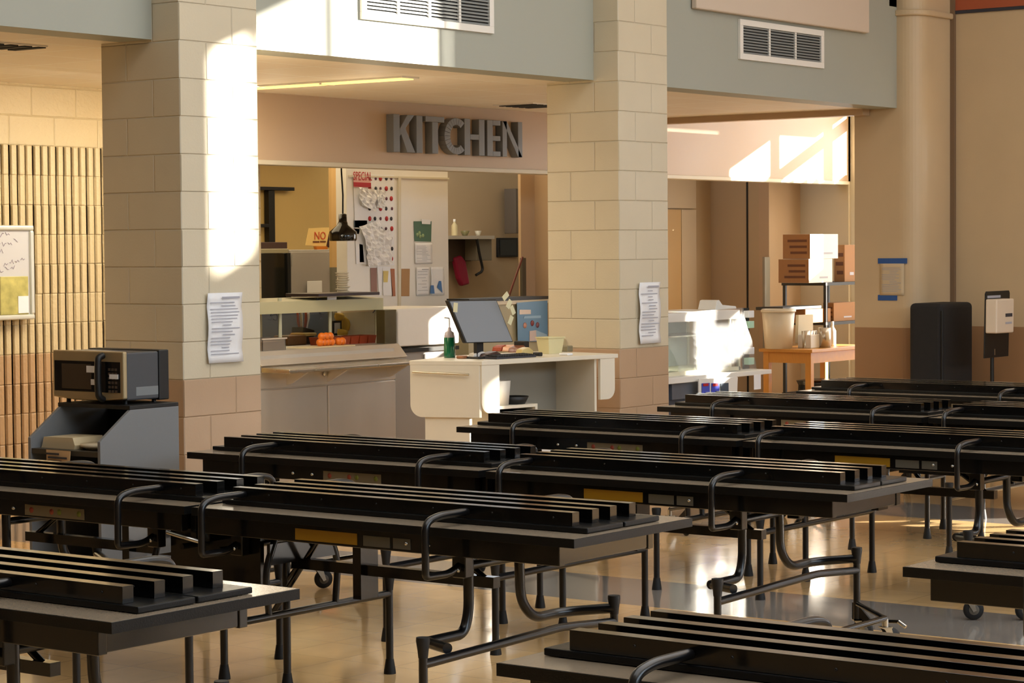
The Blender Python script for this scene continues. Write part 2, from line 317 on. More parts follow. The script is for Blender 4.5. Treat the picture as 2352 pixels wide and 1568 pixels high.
def table_proto():
    root = empty('folding_bench_table')
    for s in (-1, 1):
        t = M(); y0, y1 = sorted((s*.02, s*1.81))
        t.m = 0; t.box(-.366, .366, y0+.004, y1-.004, .7365, .7375); t.m = 1; t.box(-.37, .37, y0, y1, .706, .7366)
        t.build('tabletop', [m_lam, m_edge], root, bev=.003)
        a0, a1 = sorted((s*.06, s*1.73)); ap = M().box(-.345, -.31, a0, a1, .636, .706).box(.2, .235, a0, a1, .636, .706).box(-.31, .2, a1-.035, a1-.004, .64, .706).box(-.31, .2, a0+.004, a0+.035, .64, .706)
        ap.build('apron', m_black, root, bev=.003)
        for bx in (-.235, -.005):
            b = M(); b0, b1 = sorted((s*.05, s*1.77)); b.box(bx, bx+.22, b0, b1, .739, .758)
            bo = b.build('bench_seat', m_edge, root, bev=.004)
            for cx in (.01, .13+.0):
                c0, c1 = sorted((s*.10, s*1.70)); ch = M(); X = bx+cx
                ch.box(X, X+.042, c0, c1, .758, .806)
                for k in range(6): yy = c0+(c1-c0)*(k+.3)/6; ch.lathe([(0, 0), (.004, 0), (.004, -.002), (0, -.003)][::-1], (X-.0, yy, .785), 8, 'x')
                ch.build('steel_channel', m_black, bo, bev=.003)
    for y in (-1.24, -.16, .29, 1.36):
        for s in (-1, 1):
            cx = -.225 if s < 0 else .19
            xo = cx+s*.235
            a = M(); p = arc([(cx, y, .782), (cx+s*.16, y, .782), (xo, y, .765), (xo, y, .60), (xo, y, .575), (cx+s*.1, y, .572), (cx+s*.03, y, .60)], .075, 7)
            a.tube(p, .0135, 12); o = a.build('bench_arm', m_tube, root)
            b = M(); b.box(cx+s*.005, cx+s*.05, y-.03, y+.03, .55, .70) if True else 0
            b.build('arm_bracket', m_black, root, bev=.004)
            k = M(); k.lathe([(0, -.03), (.008, -.03), (.008, -.034), (0, -.036)][::-1], (cx+s*.09, y, .585), 10, 'y'); k.build('bolt', m_chr, root)
    # end frames: splayed tube legs, cross bar, posts with rubber bumpers
    ZX = -.105
    for s in (-1, 1):
        yi, yo = s*1.23, s*1.40
        fr = M()
        fr.tube(arc([(ZX-.35+.0, yi, .345), (ZX-.13, yi, .345), (ZX-.10, yi, .42), (ZX-.10, yi, .66)], .07, 7), .019, 14)
        fr.tube(arc([(ZX-.40, yo+s*-.03, .345), (ZX-.34, yi, .345), (ZX-.30, yi, .345)], .04, 4), .019, 14)
        fr.tube(arc([(ZX+.20, yi, .66), (ZX+.21, yi, .42), (ZX+.29, yi, .345), (ZX+.48, yi, .345), (ZX+.57, yo, .362)], .08, 8), .019, 14)
        fr.tube([(ZX-.11, yi, .585), (ZX+.22, yi, .585)], .016, 12)
        fr.build('end_frame', m_tube, root)
        lb = M(); lb.tube(arc([(ZX-.57, yo, .318), (ZX+.22, yo, .335), (ZX+.3, yo, .33), (ZX+.57, yo, .31)], .08, 4), .016, 12); lb.build('cross_bar', m_tube, root)
        for px_ in (ZX-.57, ZX+.57):
            po = M(); po.tube([(px_, yo, .095), (px_, yo, .36)], .0155, 12); po.prism([(yo, .17), (yo+s*.07, .10), (yo+s*.07, .09), (yo-s*.02, .09), (yo-s*.02, .17)], 'x', px_-.006, px_+.006)
            o = po.build('bench_post', m_tube, root)
            M().tube([(px_, yo, .34), (px_, yo, .365), (px_, yo, .398), (px_, yo, .41)], [.0165, .019, .024, .023], 14).build('rubber_bumper', m_rubk, o)
            lv = M(); lv.tube([(px_, yo+s*.04, .095), (px_, yo+s*.2, .105)], .008, 8); lv.build('lock_lever', m_black, o)
            lv = M(); lv.tube([(px_, yo+s*.2, .105), (px_, yo+s*.235, .085)], .009, 8); lv.build('lever_tip', m_chr, o)
            caster(root, px_+.0, yo, .9*s)
        sp = M(); sp.tube([(ZX-.45, s*1.60, .135), (ZX+.45, s*1.60, .135)], .013, 10)
        for q in (-.45, .45): sp.tube([(ZX+q, s*1.6, .135), (ZX+q*1.2, s*1.42, .17)], .011, 8)
        sp.build('caster_bar', m_black, root)
        for q in (-.45, .45): caster(root, ZX+q, s*1.6, -.6)
        r = M(); r.box(ZX+.02, ZX+.06, s*.27, s*1.25, .49, .53) if s > 0 else r.box(ZX+.02, ZX+.06, -1.25, -.27, .49, .53)
        r.box(ZX-.0, ZX+.1, s*.62-.02, s*.62+.02, .40, .70)
        r.tube([(ZX+.04, s*1.23, .5), (ZX+.04, s*.98, .66)], .012, 8); r.build('lower_rail', m_black, root)
        br = M(); br.tube([(ZX+.04, s*.15, .3), (ZX+.04, s*.42, .64)], .012, 8); br.build('brace', m_black, root)
        # centre legs
        yc = s*.3
        for q in (-.57, .57):
            lg = M(); lg.tube([(ZX+q, yc, .05), (ZX+q, yc, .36)], .0155, 12); o = lg.build('leg', m_tube, root)
            M().tube([(ZX+q, yc, .34), (ZX+q, yc, .365), (ZX+q, yc, .398), (ZX+q, yc, .41)], [.0165, .019, .024, .023], 14).build('rubber_bumper', m_rubk, o)
            M().tube([(ZX+q, yc, 0), (ZX+q, yc, .012), (ZX+q, yc, .06)], [.025, .024, .0165], 14).build('rubber_foot', m_rubk, o)
        cb = M(); cb.tube([(ZX-.57, yc, .325), (ZX+.57, yc, .325)], .015, 12)
        cb.tube(arc([(ZX-.14, yc, .325), (ZX-.16, yc, .5), (ZX-.08, yc, .66)], .06, 4), .014, 10); cb.tube(arc([(ZX+.24, yc, .325), (ZX+.26, yc, .5), (ZX+.18, yc, .66)], .06, 4), .014, 10)
        cb.box(ZX-.14, ZX+.24, yc-.008, yc+.008, .52, .60); cb.build('centre_frame', m_tube, root)
        lg = M(); yl = s*.17; lg.tube(arc([(ZX+.10, yl+s*.05, .68), (ZX+.10, yl, .52), (ZX+.10, yl, .05)], .08, 5), .0155, 12); lg.tube([(ZX+.10, yl+s*.22, .66), (ZX+.10, yl, .42)], .009, 8); o = lg.build('leg', m_tube, root)
        M().tube([(ZX+.10, yl, 0), (ZX+.10, yl, .012), (ZX+.10, yl, .06)], [.025, .024, .0165], 14).build('rubber_foot', m_rubk, o)
        hg = M(); hg.box(ZX-.2, ZX+.3, s*.02, s*.05, .60, .705); hg.tube([(ZX-.2, s*.1, .57), (ZX+.3, s*.1, .57)], .012, 8); hg.box(ZX-.12, ZX-.1, 0, s*.24, .40, .64); hg.build('hinge', m_black, root)
    for yb in (-1.16, -1.06, 1.02, 1.14):
        bo = M(); bo.lathe([(0, -.008), (.006, -.007), (.008, 0)][::-1], (-.345, yb, .668), 10, 'x'); bo.build('bolt', m_chr, root)
    hd = M(); hd.tube(arc([(-.33, -.02, .60), (-.36, .02, .615), (-.36, .12, .63)], .02, 3), .008, 8); hd.build('latch_handle', m_chr, root)
    # stickers on the aprons (near side)
    la = M(); la.m = 0; la.box(-.3475, -.345, .60, .95, .645, .688); la.m = 1
    for y in (.91, .79): la.lathe([(0, -.3490), (.012, -.3488), (.012, -.3475)], (0, y, .667), 12, 'x')
    la.m = 2; la.lathe([(0, -.3490), (.012, -.3488), (.012, -.3475)], (0, .745, .667), 12, 'x'); la.lathe([(0, -.3490), (.012, -.3488), (.012, -.3475)], (0, .63, .667), 12, 'x')
    la.build('instruction_label', [m_beige, m_dot1, m_dot2], root)
    la = M(); la.box(-.3475, -.345, -.83, -.53, .646, .688); la.build('warning_label', m_yel, root)
    la = M(); la.box(-.3475, -.345, -.985, -.86, .646, .684); la.box(-.3475, -.345, -1.08, -1.0, .646, .684); la.build('data_label', m_greyl, root)
    return root
TP = table_proto()
spots = [(4.63, 6.33, 'nearest folding bench table at left, its right end at the bottom left'),
         (6.73, 6.32, 'folding bench table just in front of the black microwave cart'),
         (8.46, 6.23, 'folding bench table one row behind, its left end touching the left block pillar in view'),
         (10.40, 6.09, 'folding bench table standing directly before the white checkout desk'),
         (12.30, 6.02, 'folding bench table in view below the middle pillar and the glass food case'),
         (14.05, 6.05, 'farthest folding bench table, below the taped notice and the right pillar'),
         (4.73, 1.51, 'nearest folding bench table at right, cut by the bottom edge of the photo'),
         (6.74, 1.48, 'folding bench table entering from the right edge, chrome casters showing below it')]
for i, (x, y, lab) in enumerate(spots):
    o = TP if i == 0 else copy_tree(TP)
    o.location = (x, y, 0); tag(o, lab, 'table', 'black folding cafeteria tables with benches stowed on top')
# ---------------------------------------------------------------- vents, acoustic panel, lamps
m_louv = mat('grey_louvre', (150, 152, 148), .45); m_dark = mat('duct_dark', (38, 38, 36), .8)
def grille(x0, x1, z0, z1, Y, n, label):
    r = empty('wall_vent', ((x0+x1)/2, Y, z0), label=label, cat='vent'); X = (x0+x1)/2
    f = M(); b = .045; d = -.022
    f.box(x0-X, x1-X, d, 0, 0, b).box(x0-X, x1-X, d, 0, z1-z0-b, z1-z0).box(x0-X, x0-X+b, d, 0, b, z1-z0-b).box(x1-X-b, x1-X, d, 0, b, z1-z0-b)
    W = (x1-x0-2*b); 
    for k in range(1, n): xx = x0-X+b+W*k/n; f.box(xx-.012, xx+.012, d*.8, 0, b, z1-z0-b)
    f.build('frame', m_white, r, bev=.002); M().box(x0-X+b, x1-X-b, -.003, -.001, b, z1-z0-b).build('duct_opening', m_dark, r)
    l = M(); k = 0; z = b+.006
    while z < z1-z0-b-.008: l.add([(x0-X+b, -.018, z-.004), (x1-X-b, -.018, z-.004), (x1-X-b, -.005, z+.008), (x0-X+b, -.005, z+.008), (x0-X+b, -.018, z-.0015), (x1-X-b, -.018, z-.0015), (x1-X-b, -.005, z+.0105), (x0-X+b, -.005, z+.0105)], [(0,1,2,3),(7,6,5,4),(0,4,5,1),(2,6,7,3)]); z += .0215
    l.build('louvres', m_louv, r)
grille(10.72, 12.03, 3.095, 3.55, YH, 4, 'white three section louvred return vent in the bright sun patch, above the kitchen ceiling lamp')
grille(15.08, 16.36, 3.115, 3.415, YH, 3, 'white louvred return vent in shade, below the pale wall panel')
pn = M().box(14.42, 17.05, YH-.056, YH-.006, 3.44, 6); tag(pn.build('acoustic_panel', mat('pale_fabric_panel', (206, 190, 172), .8), bev=.01), 'large pale acoustic wall panel at the top edge, above the right vent', 'panel')
r = empty('ceiling_lamp', (12.05, 10.7, ZC), label='lit fluorescent strip lamp in the low ceiling before the kitchen sign', cat='lamp')
m_lamp = mat('warm_lamp_diffuser', (255, 208, 110), .5, emit=1.1)
M().box(-.09, .09, -.85, .62, -.012, 0).build('housing', m_white, r); M().box(-.065, .065, -.82, .59, -.018, -.012).build('diffuser', m_lamp, r); M().box(-.07, .07, -.12, -.10, -.022, -.012).build('divider', m_white, r)
def diffuser(x, y, sx, sy, lab):
    r = empty('ceiling_vent', (x, y, ZC), label=lab, cat='vent'); f = M(); f.box(-sx, sx, -sy, sy, -.008, 0); f.build('frame', m_white, r); l = M()
    for k in range(5): q = -sx*.8+k*sx*.4; l.box(q, q+sx*.22, -sy*.85, sy*.85, -.014, -.008)
    l.build('louvres', m_dark, r)
diffuser(8.62, 10.0, .25, .15, 'dark slotted ceiling vent at the top left above the fluted block wall')
diffuser(15.1, 11.12, .22, .2, 'small ceiling vent beside the middle pillar above the kitchen sign')
for yy in (10.2, 11.1):
    pl = bpy.data.lights.new('strip_lamp_glow', 'POINT'); pl.energy = 1.6; pl.shadow_soft_size = .12; pl.color = (1, .86, .62); po_ = bpy.data.objects.new('strip_lamp_glow', pl); COL.objects.link(po_); po_.location = (12.05, yy, ZC-.35)
# ---------------------------------------------------------------- KITCHEN lettering
m_let = mat('grey_painted_letters', (112, 112, 112), .4, spec=.5)
def letters():
    Y = YF-.045; a = rect(893/2.904+590, 262, 1187/1+6, 352, Y)
    zb = atY(900, 349, Y).z; zt = atY(900, 262, Y).z; H = zt-zb; root = empty('kitchen_sign', (0, Y, zb), label='raised grey capital letters reading KITCHEN on the tan fascia', cat='sign')
    def X(z): return atY(z/2.904+590, 310, Y).x
    w = .075
    def place(poly_list, name):
        m = M()
        for p in poly_list: m.prism(p, 'y', -.03, .045)
        m.build(name, m_let, root, bev=.003)
    def bar(x0, z0, x1, z1, t):                                     # slanted stroke with horizontal ends
        return [(x0, z0), (x0+t, z0), (x1+t, z1), (x1, z1)]
    # K
    k0, k1 = X(893), X(1032); place([[(k0, 0), (k0+w, 0), (k0+w, H), (k0, H)], [(k0+w, H*.42), (k0+w, H*.62), (k1-w*1.15, H), (k1, H)], [(k0+w*1.15, H*.52), (k0+w*1.9, H*.66), (k1+.01, 0), (k1-w*1.2, 0)]], 'letter')
    i0 = X(1046); place([[(i0, 0), (i0+w, 0), (i0+w, H), (i0, H)]], 'letter')
    t0, t1 = X(1108), X(1232); c = (t0+t1)/2; place([[(t0, H*.85), (t1, H*.85), (t1, H), (t0, H)], [(c-w/2, 0), (c+w/2, 0), (c+w/2, H*.85), (c-w/2, H*.85)]], 'letter')
    c0, c1 = X(1232), X(1362); cx = c0+(c1-c0)*.62; rx, rz = cx-c0, H/2; polys = []; N = 18
    for k in range(N):
        a0 = math.radians(48+(312-48)*k/N); a1 = math.radians(48+(312-48)*(k+1)/N); t = w
        q = lambda a, d: (cx+(rx-d)*math.cos(a), H/2+(rz-d*.75)*math.sin(a))
        polys.append([q(a0, 0), q(a1, 0), q(a1, t), q(a0, t)])
    place(polys, 'letter')
    h0, h1 = X(1366), X(1500); place([[(h0, 0), (h0+w, 0), (h0+w, H), (h0, H)], [(h1-w, 0), (h1, 0), (h1, H), (h1-w, H)], [(h0+w, H*.43), (h1-w, H*.43), (h1-w, H*.58), (h0+w, H*.58)]], 'letter')
    e0, e1 = X(1518), X(1606); place([[(e0, 0), (e0+w, 0), (e0+w, H), (e0, H)]]+[[(e0+w, H*a), (e1, H*a), (e1, H*(a+.14)), (e0+w, H*(a+.14))] for a in (0, .43, .86)], 'letter')
    n0, n1 = X(1620), X(1752); place([[(n0, 0), (n0+w*.8, 0), (n0+w*.8, H), (n0, H)], [(n1-w*.8, 0), (n1, 0), (n1, H), (n1-w*.8, H)], [(n0+w*.8, H), (n0, H), (n1-w*.8, 0), (n1, 0)][::1]], 'letter')
letters()
# ---------------------------------------------------------------- papers with printed lines
def text_mesh(txt, size, mat_, parent, loc, name='lettering', ext=.0006, rot=(PI/2, 0, 0), sx=1):
    c = bpy.data.curves.new(name, 'FONT'); c.body = txt; c.size = size; c.extrude = ext; c.align_x = 'CENTER'; c.resolution_u = 2
    t = bpy.data.objects.new(name, c); dg = bpy.context.evaluated_depsgraph_get(); me = bpy.data.meshes.new_from_object(t)
    o = bpy.data.objects.new(name, me); me.materials.clear(); me.materials.append(mat_); COL.objects.link(o); o.parent = parent; o.location = loc; o.rotation_euler = rot; o.scale = (sx, 1, 1); bpy.data.objects.remove(t); return o
def notice(name, x0, y0, x1, y1, Y, lab, cat='notice', lines=14, mat_=None, ink=None, curl=.01, head=True, seed=1, plane='Y', heading=None):
    """sheet of paper fixed to a wall; slightly bowed"""
    a = rect(x0, y0, x1, y1, Y) if plane == 'Y' else None
    if plane == 'X':
        p, q = atX(x0, y0, Y), atX(x1, y1, Y); a = (p.y, q.y, q.z, p.z)
    U0_, U1_, Z0, Z1 = a; w = abs(U1_-U0_); h = Z1-Z0; rnd = random.Random(seed)
    r = empty(name, ((U0_+U1_)/2, Y-.003, Z0) if plane == 'Y' else (Y-.003, (U0_+U1_)/2, Z0), 0 if plane == 'Y' else -PI/2, lab, cat)
    n = 10; m = M(); vs = []; 
    for j in range(n+1):
        v = j/n; d = -curl*abs(math.sin(v*5.3+seed))*.8-.001
        for i in range(7): u = i/6; vs.append((-w/2+w*u+rnd.uniform(-1, 1)*.0007, d-curl*.5*math.sin(u*PI*1.2+seed)**2, v*h))
    fs = [(j*7+i, j*7+i+1, (j+1)*7+i+1, (j+1)*7+i) for j in range(n) for i in range(6)]; m.s = True; m.add(vs, fs)
    o = m.build('sheet', mat_ or m_paper, r); sd = o.modifiers.new('thick', 'SOLIDIFY'); sd.thickness = .0008; sd.offset = 1
    if lines:
        l = M()
        def z2d(z): v = z/h; return -curl*abs(math.sin(v*5.3+seed))*.8-.001
        for k in range(lines):
            z = h*(.86-.78*k/lines); x = -w*.42 if rnd.random() < .75 else -w*.1; xe = w*rnd.uniform(.1, .42)
            d = min(z2d(z-h*.01), z2d(z+h*.01))-curl*.5-.0015; t = h*.007
            l.box(x, xe, d-.0004, d, z-t, z+t)
        if head: l.box(-w*.1, w*.4, z2d(h*.93)-curl*.5-.002, z2d(h*.93)-curl*.5-.0015, h*.915, h*.945)
        l.build('printed_lines', ink or m_ink, r)
    if heading: text_mesh(heading, h*.09, m_inkd, r, (.06*w, -curl*1.3-.003, h*.92), sx=.8)
    return r
notice('notice', 472, 672, 553, 832, 8.95, 'curling white printed notice taped on the left block pillar', lines=17, curl=.016, seed=2)
notice('notice', 1463, 648, 1512, 788, 8.95, 'curling white printed notice taped on the middle block pillar', lines=16, curl=.02, seed=5, heading=None)
nt_ = notice('notice', 2077, 605, 2022, 678, 17.63, 'typed letter held by blue tape on the right pillar', lines=15, curl=.002, mat_=mat('buff_paper', (206, 186, 152), .7), plane='X', head=False, seed=3)
m_tape = mat('blue_painters_tape', (38, 84, 150), .6)
for (x0, y0, x1, y1) in ((2017, 593, 2084, 605), (2017, 677, 2061, 690)):
    a, b = atX(x0, y0, 17.63), atX(x1, y1, 17.63); t = M().box(17.625, 17.6285, a.y, b.y, b.z, a.z).build('tape', m_tape, None)
    t.data.transform(nt_.matrix_basis.inverted()); t.parent = nt_
# ---------------------------------------------------------------- left alcove: whiteboard, cart, microwave
m_wbs = mat('whiteboard_surface', (206, 204, 204), .12, coat=.5); m_wbf = mat('aluminium_frame', (226, 226, 214), .3, metal=.4)
def whiteboard():
    Y = 12.17-.05; _, X1, Z0, Z1 = rect(-40, 517, 76, 735, Y); X0 = X1-1.2
    r = empty('whiteboard', ((X0+X1)/2, Y, Z0), label='aluminium framed whiteboard with faint handwriting on the fluted block wall', cat='whiteboard'); w = X1-X0; h = Z1-Z0
    M().box(-w/2+.02, w/2-.02, 0, .01, .02, h-.02).build('board', m_wbs, r)
    f = M(); t = .035
    f.box(-w/2, w/2, -.02, .02, 0, t).box(-w/2, w/2, -.02, .02, h-t, h).box(-w/2, -w/2+t, -.02, .02, t, h-t).box(w/2-t, w/2, -.02, .02, t, h-t)
    f.build('frame', m_wbf, r, bev=.012, seg=3)
    rnd = random.Random(4); q = M()
    for row, (zx, n, x00) in enumerate(((.86, 3, .26), (.76, 6, .18), (.70, 3, .2), (.55, 4, .34), (.50, 3, .3))):
        x = x00
        for k in range(n):
            pts = [(x+.012*i, -.003, h*zx+rnd.uniform(-.018, .018)+(x-.2)*.2) for i in range(4)]; q.tube(pts, .0014, 5, False); x += .05
    q.build('handwriting', mat('faded_marker', (120, 100, 128), .6), r)
    m_ph = mat('yellow_green_photo_print', (188, 178, 104), .3, noise=.6, nscale=14)
    s = M().box(w/2-.30, w/2-.055, -.014, -.002, .035, h*.46); s.build('photo_sheet', m_ph, r, bev=.004)
    s = M().box(w/2-.15, w/2-.06, -.018, -.014, .045, .16); s.build('white_tag', m_paper, r)
whiteboard()
m_cartp = mat('grey_laminate_panel', (118, 120, 122), .45, noise=.04, nscale=60); m_carti = mat('black_laminate', (14, 14, 14), .5); m_carte = mat('black_edge_band', (60, 56, 48), .4)
def cart():
    zt = .93; A = atZ(298, 941, zt); Bk = atZ(412, 932, zt); L = atZ(105, 935, zt); yn = (A.y+Bk.y)/2; xb = Bk.x; xf = A.x; yl = L.y
    fr = atY(230, 1015, yn); xfr = fr.x; zs = fr.z
    r = empty('microwave_cart', ((xfr+xb)/2, (yn+yl)/2, 0), label='black slant front cart with grey side panel carrying the microwave', cat='cart'); ox, oy = r.location.x, r.location.y
    for nm, y, mt in (('side_panel', yn, m_cartp), ('side_panel', yl-.02, m_cartp)):
        p = M(); p.prism([(xfr-ox, .08), (xb-ox, .08), (xb-ox, zt), (xf-ox, zt), (xfr-ox, zs)], 'y', y-oy, y-oy+.02); p.build(nm, mt, r, bev=.002)
    M().box(xb-ox-.015, xb-ox, yn-oy+.02, yl-oy-.02, .08, zt-.02).build('back_panel', m_carti, r)
    M().box(xf-ox-.005, xb-ox, yn-oy-.0, yl-oy, zt-.0, zt+.02).build('top', m_carti, r, bev=.003)
    sh = atX(100, 1031, xfr).z; M().box(xfr-ox+.005, xb-ox-.02, yn-oy+.02, yl-oy-.02, sh-.025, sh).build('shelf', m_carte, r)
    M().box(xfr-ox+.02, xb-ox-.02, yn-oy+.02, yl-oy-.02, .1, .125).build('shelf', m_carte, r)
    M().box(xfr-ox+.02, xb-ox-.02, yn-oy+.02, yl-oy-.02, .42, .445).build('shelf', m_carte, r)
    for x in (xfr-ox+.05, xb-ox-.05):
        for y in (yn-oy+.05, yl-oy-.05): M().lathe([(0, -.015), (.032, -.012), (.035, 0), (.032, .012), (0, .015)], (x, y, .035), 16, 'y').box(x-.02, x+.02, y-.02, y+.02, .04, .08).build('caster', m_rubk, r)
    # things on the shelf
    t = M(); t.prism([(-.12, 0), (.12, 0), (.11, .022), (.10, .055), (-.11, .058), (-.125, .02)], 'x', -.10, .10); o = t.build('paper_bag', mat('cream_paper_goods', (214, 196, 158), .6)); o.location = (xfr+.16, (yn*.25+yl*.75)-.02, sh+.0); tag(o, 'folded cream paper bag lying on the cart shelf at left', 'bag')
    pl = M(); pl.lathe([(0, 0), (.07, 0), (.10, .014), (.105, .016), (.105, .03), (0, .03)], (0, 0, 0), 24); o = pl.build('paper_plate_stack', mat('white_plate', (222, 208, 178), .5)); o.location = (xfr+.15, yn+.15, sh); tag(o, 'stack of white paper plates on the cart shelf at right', 'plates')
    nb = M().box(-.03, .03, -.035, .035, 0, .055); o = nb.build('napkin_box', mat('pink_cream_card', (214, 176, 140), .6), bev=.003); o.location = (xfr+.30, yn+.075, sh); tag(o, 'small tan box behind the paper plates on the cart', 'box')
    # sign card hanging off the shelf edge
    a = atX(106, 1032, xfr-.01); b = atX(162, 1068, xfr-.01); r2 = empty('shelf_note', (xfr-.01, (a.y+b.y)/2, b.z), label='tan paper note with three printed lines hanging from the cart shelf', cat='note'); w = abs(a.y-b.y); h = a.z-b.z
    M().quad((-.012, -w/2-.006, 0), (0, -w/2, h), (0, w/2, h), (-.006, w/2-.01, 0), .002).build('card', mat('tan_card', (196, 160, 116), .7), r2)
    ln = M()
    for k, (a_, b_) in enumerate(((-.1, .42), (-.42, .36), (-.2, .38))): z = h*(.74-.26*k); ln.box(-.012, -.0105, w*a_, w*b_, z-.005, z+.005)
    ln.build('printed_lines', m_inkd, r2)
    return xfr, xf, xb, yn, yl, zt+.02
CX = cart()
def microwave():
    xfr, xf, xb, yn, yl, z0 = CX
    # front face looks to -X; near side faces -Y
    zt = z0+.008
    X = xf+.015; P_ = atX(284, 930, X); yn2 = P_.y; Q = atX(122, 925, X); yl2 = Q.y; top = atX(284, 808, X).z
    XB = atY(388, 808, yn2).x; w = yl2-yn2; h = top-zt; d = XB-X
    r = empty('microwave_oven', (X, (yn2+yl2)/2, zt), label='black and silver microwave oven on the cart beside the left pillar', cat='microwave')
    M().box(.03, d*.78, -w/2+.004, w/2-.004, .012, h-.006).build('body', mat('dark_grey_case', (66, 68, 72), .4, noise=.06), r, bev=.008)
    M().box(d*.78, d, -w/2+.001, w/2, .004, h).build('rear_cover', m_carti, r, bev=.006)
    pts = [(-w/2, .02), (0, .004), (w/2, .02), (w/2, h), (-w/2, h)]
    f = M(); f.prism([(-w/2, .02), (-w*.2, .008), (w*.2, .008), (w/2, .02), (w/2, h), (-w/2, h)], 'x', 0, .03); f.build('front_panel', mat('champagne_steel', (176, 158, 122), .35, metal=.5), r, bev=.008, seg=3)
    M().box(-.002, .002, -w*.46, w*.47, h*.16+.01, h*.80).build('door_glass', mat('black_glass', (22, 20, 18), .08), r, bev=.006)
    M().box(-.004, -.002, -w*.06, w*.36, h*.25, h*.74).build('window', mat('dark_window', (74, 62, 48), .15), r, bev=.003)
    k = M()
    for i in range(3):
        for j in range(6): k.box(-.005, -.002, -w*.42+i*w*.045, -w*.42+i*w*.045+w*.03, h*.2+j*h*.085, h*.2+j*h*.085+h*.05)
    k.build('keypad', mat('keypad_grey', (74, 60, 50), .5), r)
    M().tube(arc([(-.002, -w*.225, h*.06), (-.035, -w*.225, h*.12), (-.04, -w*.225, h*.5), (-.035, -w*.225, h*.88), (-.002, -w*.225, h*.92)], .05, 6), .017, 12).build('door_handle', m_carti, r)
    for a, b, c, e in ((-.17, -.0, .58, .71), (-.17, -.06, .34, .45), (-.44, -.32, .47, .56)): M().box(-.007, -.004, w*a, w*b, h*c, h*e).build('sticker', m_paper, r)
    M().box(d*.28, d*.76, -w/2+.0025, -w/2+.004, h*.13, h*.3).build('rating_plate', mat('grey_plate', (118, 122, 124), .4), r)
    for x in (.06, d-.06):
        for y in (-w*.4, w*.4): M().tube([(x, y, -.008), (x, y, .014)], .012, 10).build('foot', m_carti, r)
microwave()
# ---------------------------------------------------------------- kitchen seen through the first opening
def fbox(name, x0, y0, x1, y1, Y, depth, material, parent=None, bev=.004, lab=None, cat=None, group=None, zmin=None):
    """a box whose front lies in the plane Y and spans the given outline"""
    a, b, c, d = rect(x0, y0, x1, y1, Y)
    if zmin is not None: c = zmin
    m = M(); w = (b-a)/2; m.box(-w, w, 0, depth, 0, d-c); o = m.build(name, material, parent, bev=bev)
    o.location = Vector(((a+b)/2, Y, c))-(Vector(parent.location) if parent else Vector((0, 0, 0)))
    return tag(o, lab, cat, group)
def sheet(name, quad, Y, material, parent=None, lab=None, cat=None, t=.002, group=None):
    ps = [atY(x, y, Y) for x, y in quad]; c = sum(ps, Vector())/4; c.y = Y; ps = [p-c for p in ps]
    m = M(); n = len(ps); m.prism([(p.x, p.z) for p in ps], 'y', -t, 0); o = m.build(name, material, parent)
    o.location = c-(Vector(parent.location) if parent else Vector((0, 0, 0))); return tag(o, lab, cat, group)
m_grey = mat('grey_enamel', (150, 146, 140), .4); m_dkglass = mat('dark_oven_glass', (26, 25, 20), .1); m_tan = mat('tan_column_paint', (196, 160, 106), .5)
m_partition = mat('white_board_panel', (232, 228, 220), .35, noise=.03, nscale=4); m_blue = mat('void_shade_blue', (72, 78, 88), .5)
m_orange = mat('orange_peel', (226, 116, 24), .45, bump=.1, bscale=120); m_binr = mat('russet_plastic', (150, 62, 34), .35)
struct(M().box(12.42, 20, 15.2, 15.5, 1.35, 2.858).build('wall_kitchen_soffit', m_yellow)) if False else None
# wall end column and the dado under it
a = rect(762, 380, 800, 720, 13.85); struct(M().box(a[0], a[1], 13.85, 13.88, 1.55, 2.858).build('wall_kitchen_column', m_tan)); struct(M().box(a[0], a[1], 13.85, 13.88, 0, 1.55).build('wall_kitchen_column_dado', mat('grey_dado_paint', (110, 106, 92), .5)))
a = rect(1197, 400, 1262, 800, 12.98); struct(M().box(17.7, 17.85, 11.79, 12.98, 0, 2.858).build('wall_kitchen_sun_block', m_fascia)); struct(M().box(a[0], 17.85, 12.98, 13.01, 0, 2.858).build('wall_kitchen_return', m_fascia))  # hidden wall at the right added to keep sun out of the kitchen
a = rect(1030, 400, 1210, 800, 14.6); struct(M().box(a[0]-.5, a[1]+.2, 14.6, 14.75, 0, 2.858).build('wall_kitchen_recess', m_brown))
# black shelf standard
Y = 15.43; r = empty('shelf_bracket', (atY(625, 555, Y).x, Y, atY(625, 560, Y).z), label='black T shaped shelf standard against the yellow kitchen wall', cat='bracket')
fbox('upright', 618, 437, 632, 556, Y, .06, m_carti, r); fbox('cross_bar', 585, 429, 677, 437, Y-.02, .08, m_carti, r); fbox('shelf_arm', 588, 514, 618, 522, Y-.02, .06, m_carti, r)
# oven
Y = 14.2; c0 = atY(640, 560, Y)
r = empty('oven', (atY(630, 600, Y).x, Y, 0), label='tall steel kitchen oven with a dark glass door behind the serving line', cat='oven')
zt = atY(630, 571, Y).z; x0_, x1_ = atY(560, 600, Y).x, atY(667, 600, Y).x; ox = r.location.x
M().box(x0_-ox, x1_-ox, .02, .7, .1, zt).build('body', mat('warm_steel_enamel', (150, 142, 116), .4), r, bev=.006)
a = rect(575, 581, 657, 692, Y); M().box(a[0]-ox, a[1]-ox, 0, .02, a[2], a[3]).build('door_glass', m_dkglass, r, bev=.004); a = rect(657, 581, 664, 692, Y); M().box(a[0]-ox, a[1]-ox, -.02, .02, a[2], a[3]).build('door_frame', m_carti, r)
a = rect(664, 584, 668, 612, Y); M().tube([(a[0]-ox, -.04, a[2]), (a[0]-ox, -.04, a[3])], .008, 8).build('handle', m_grey, r)
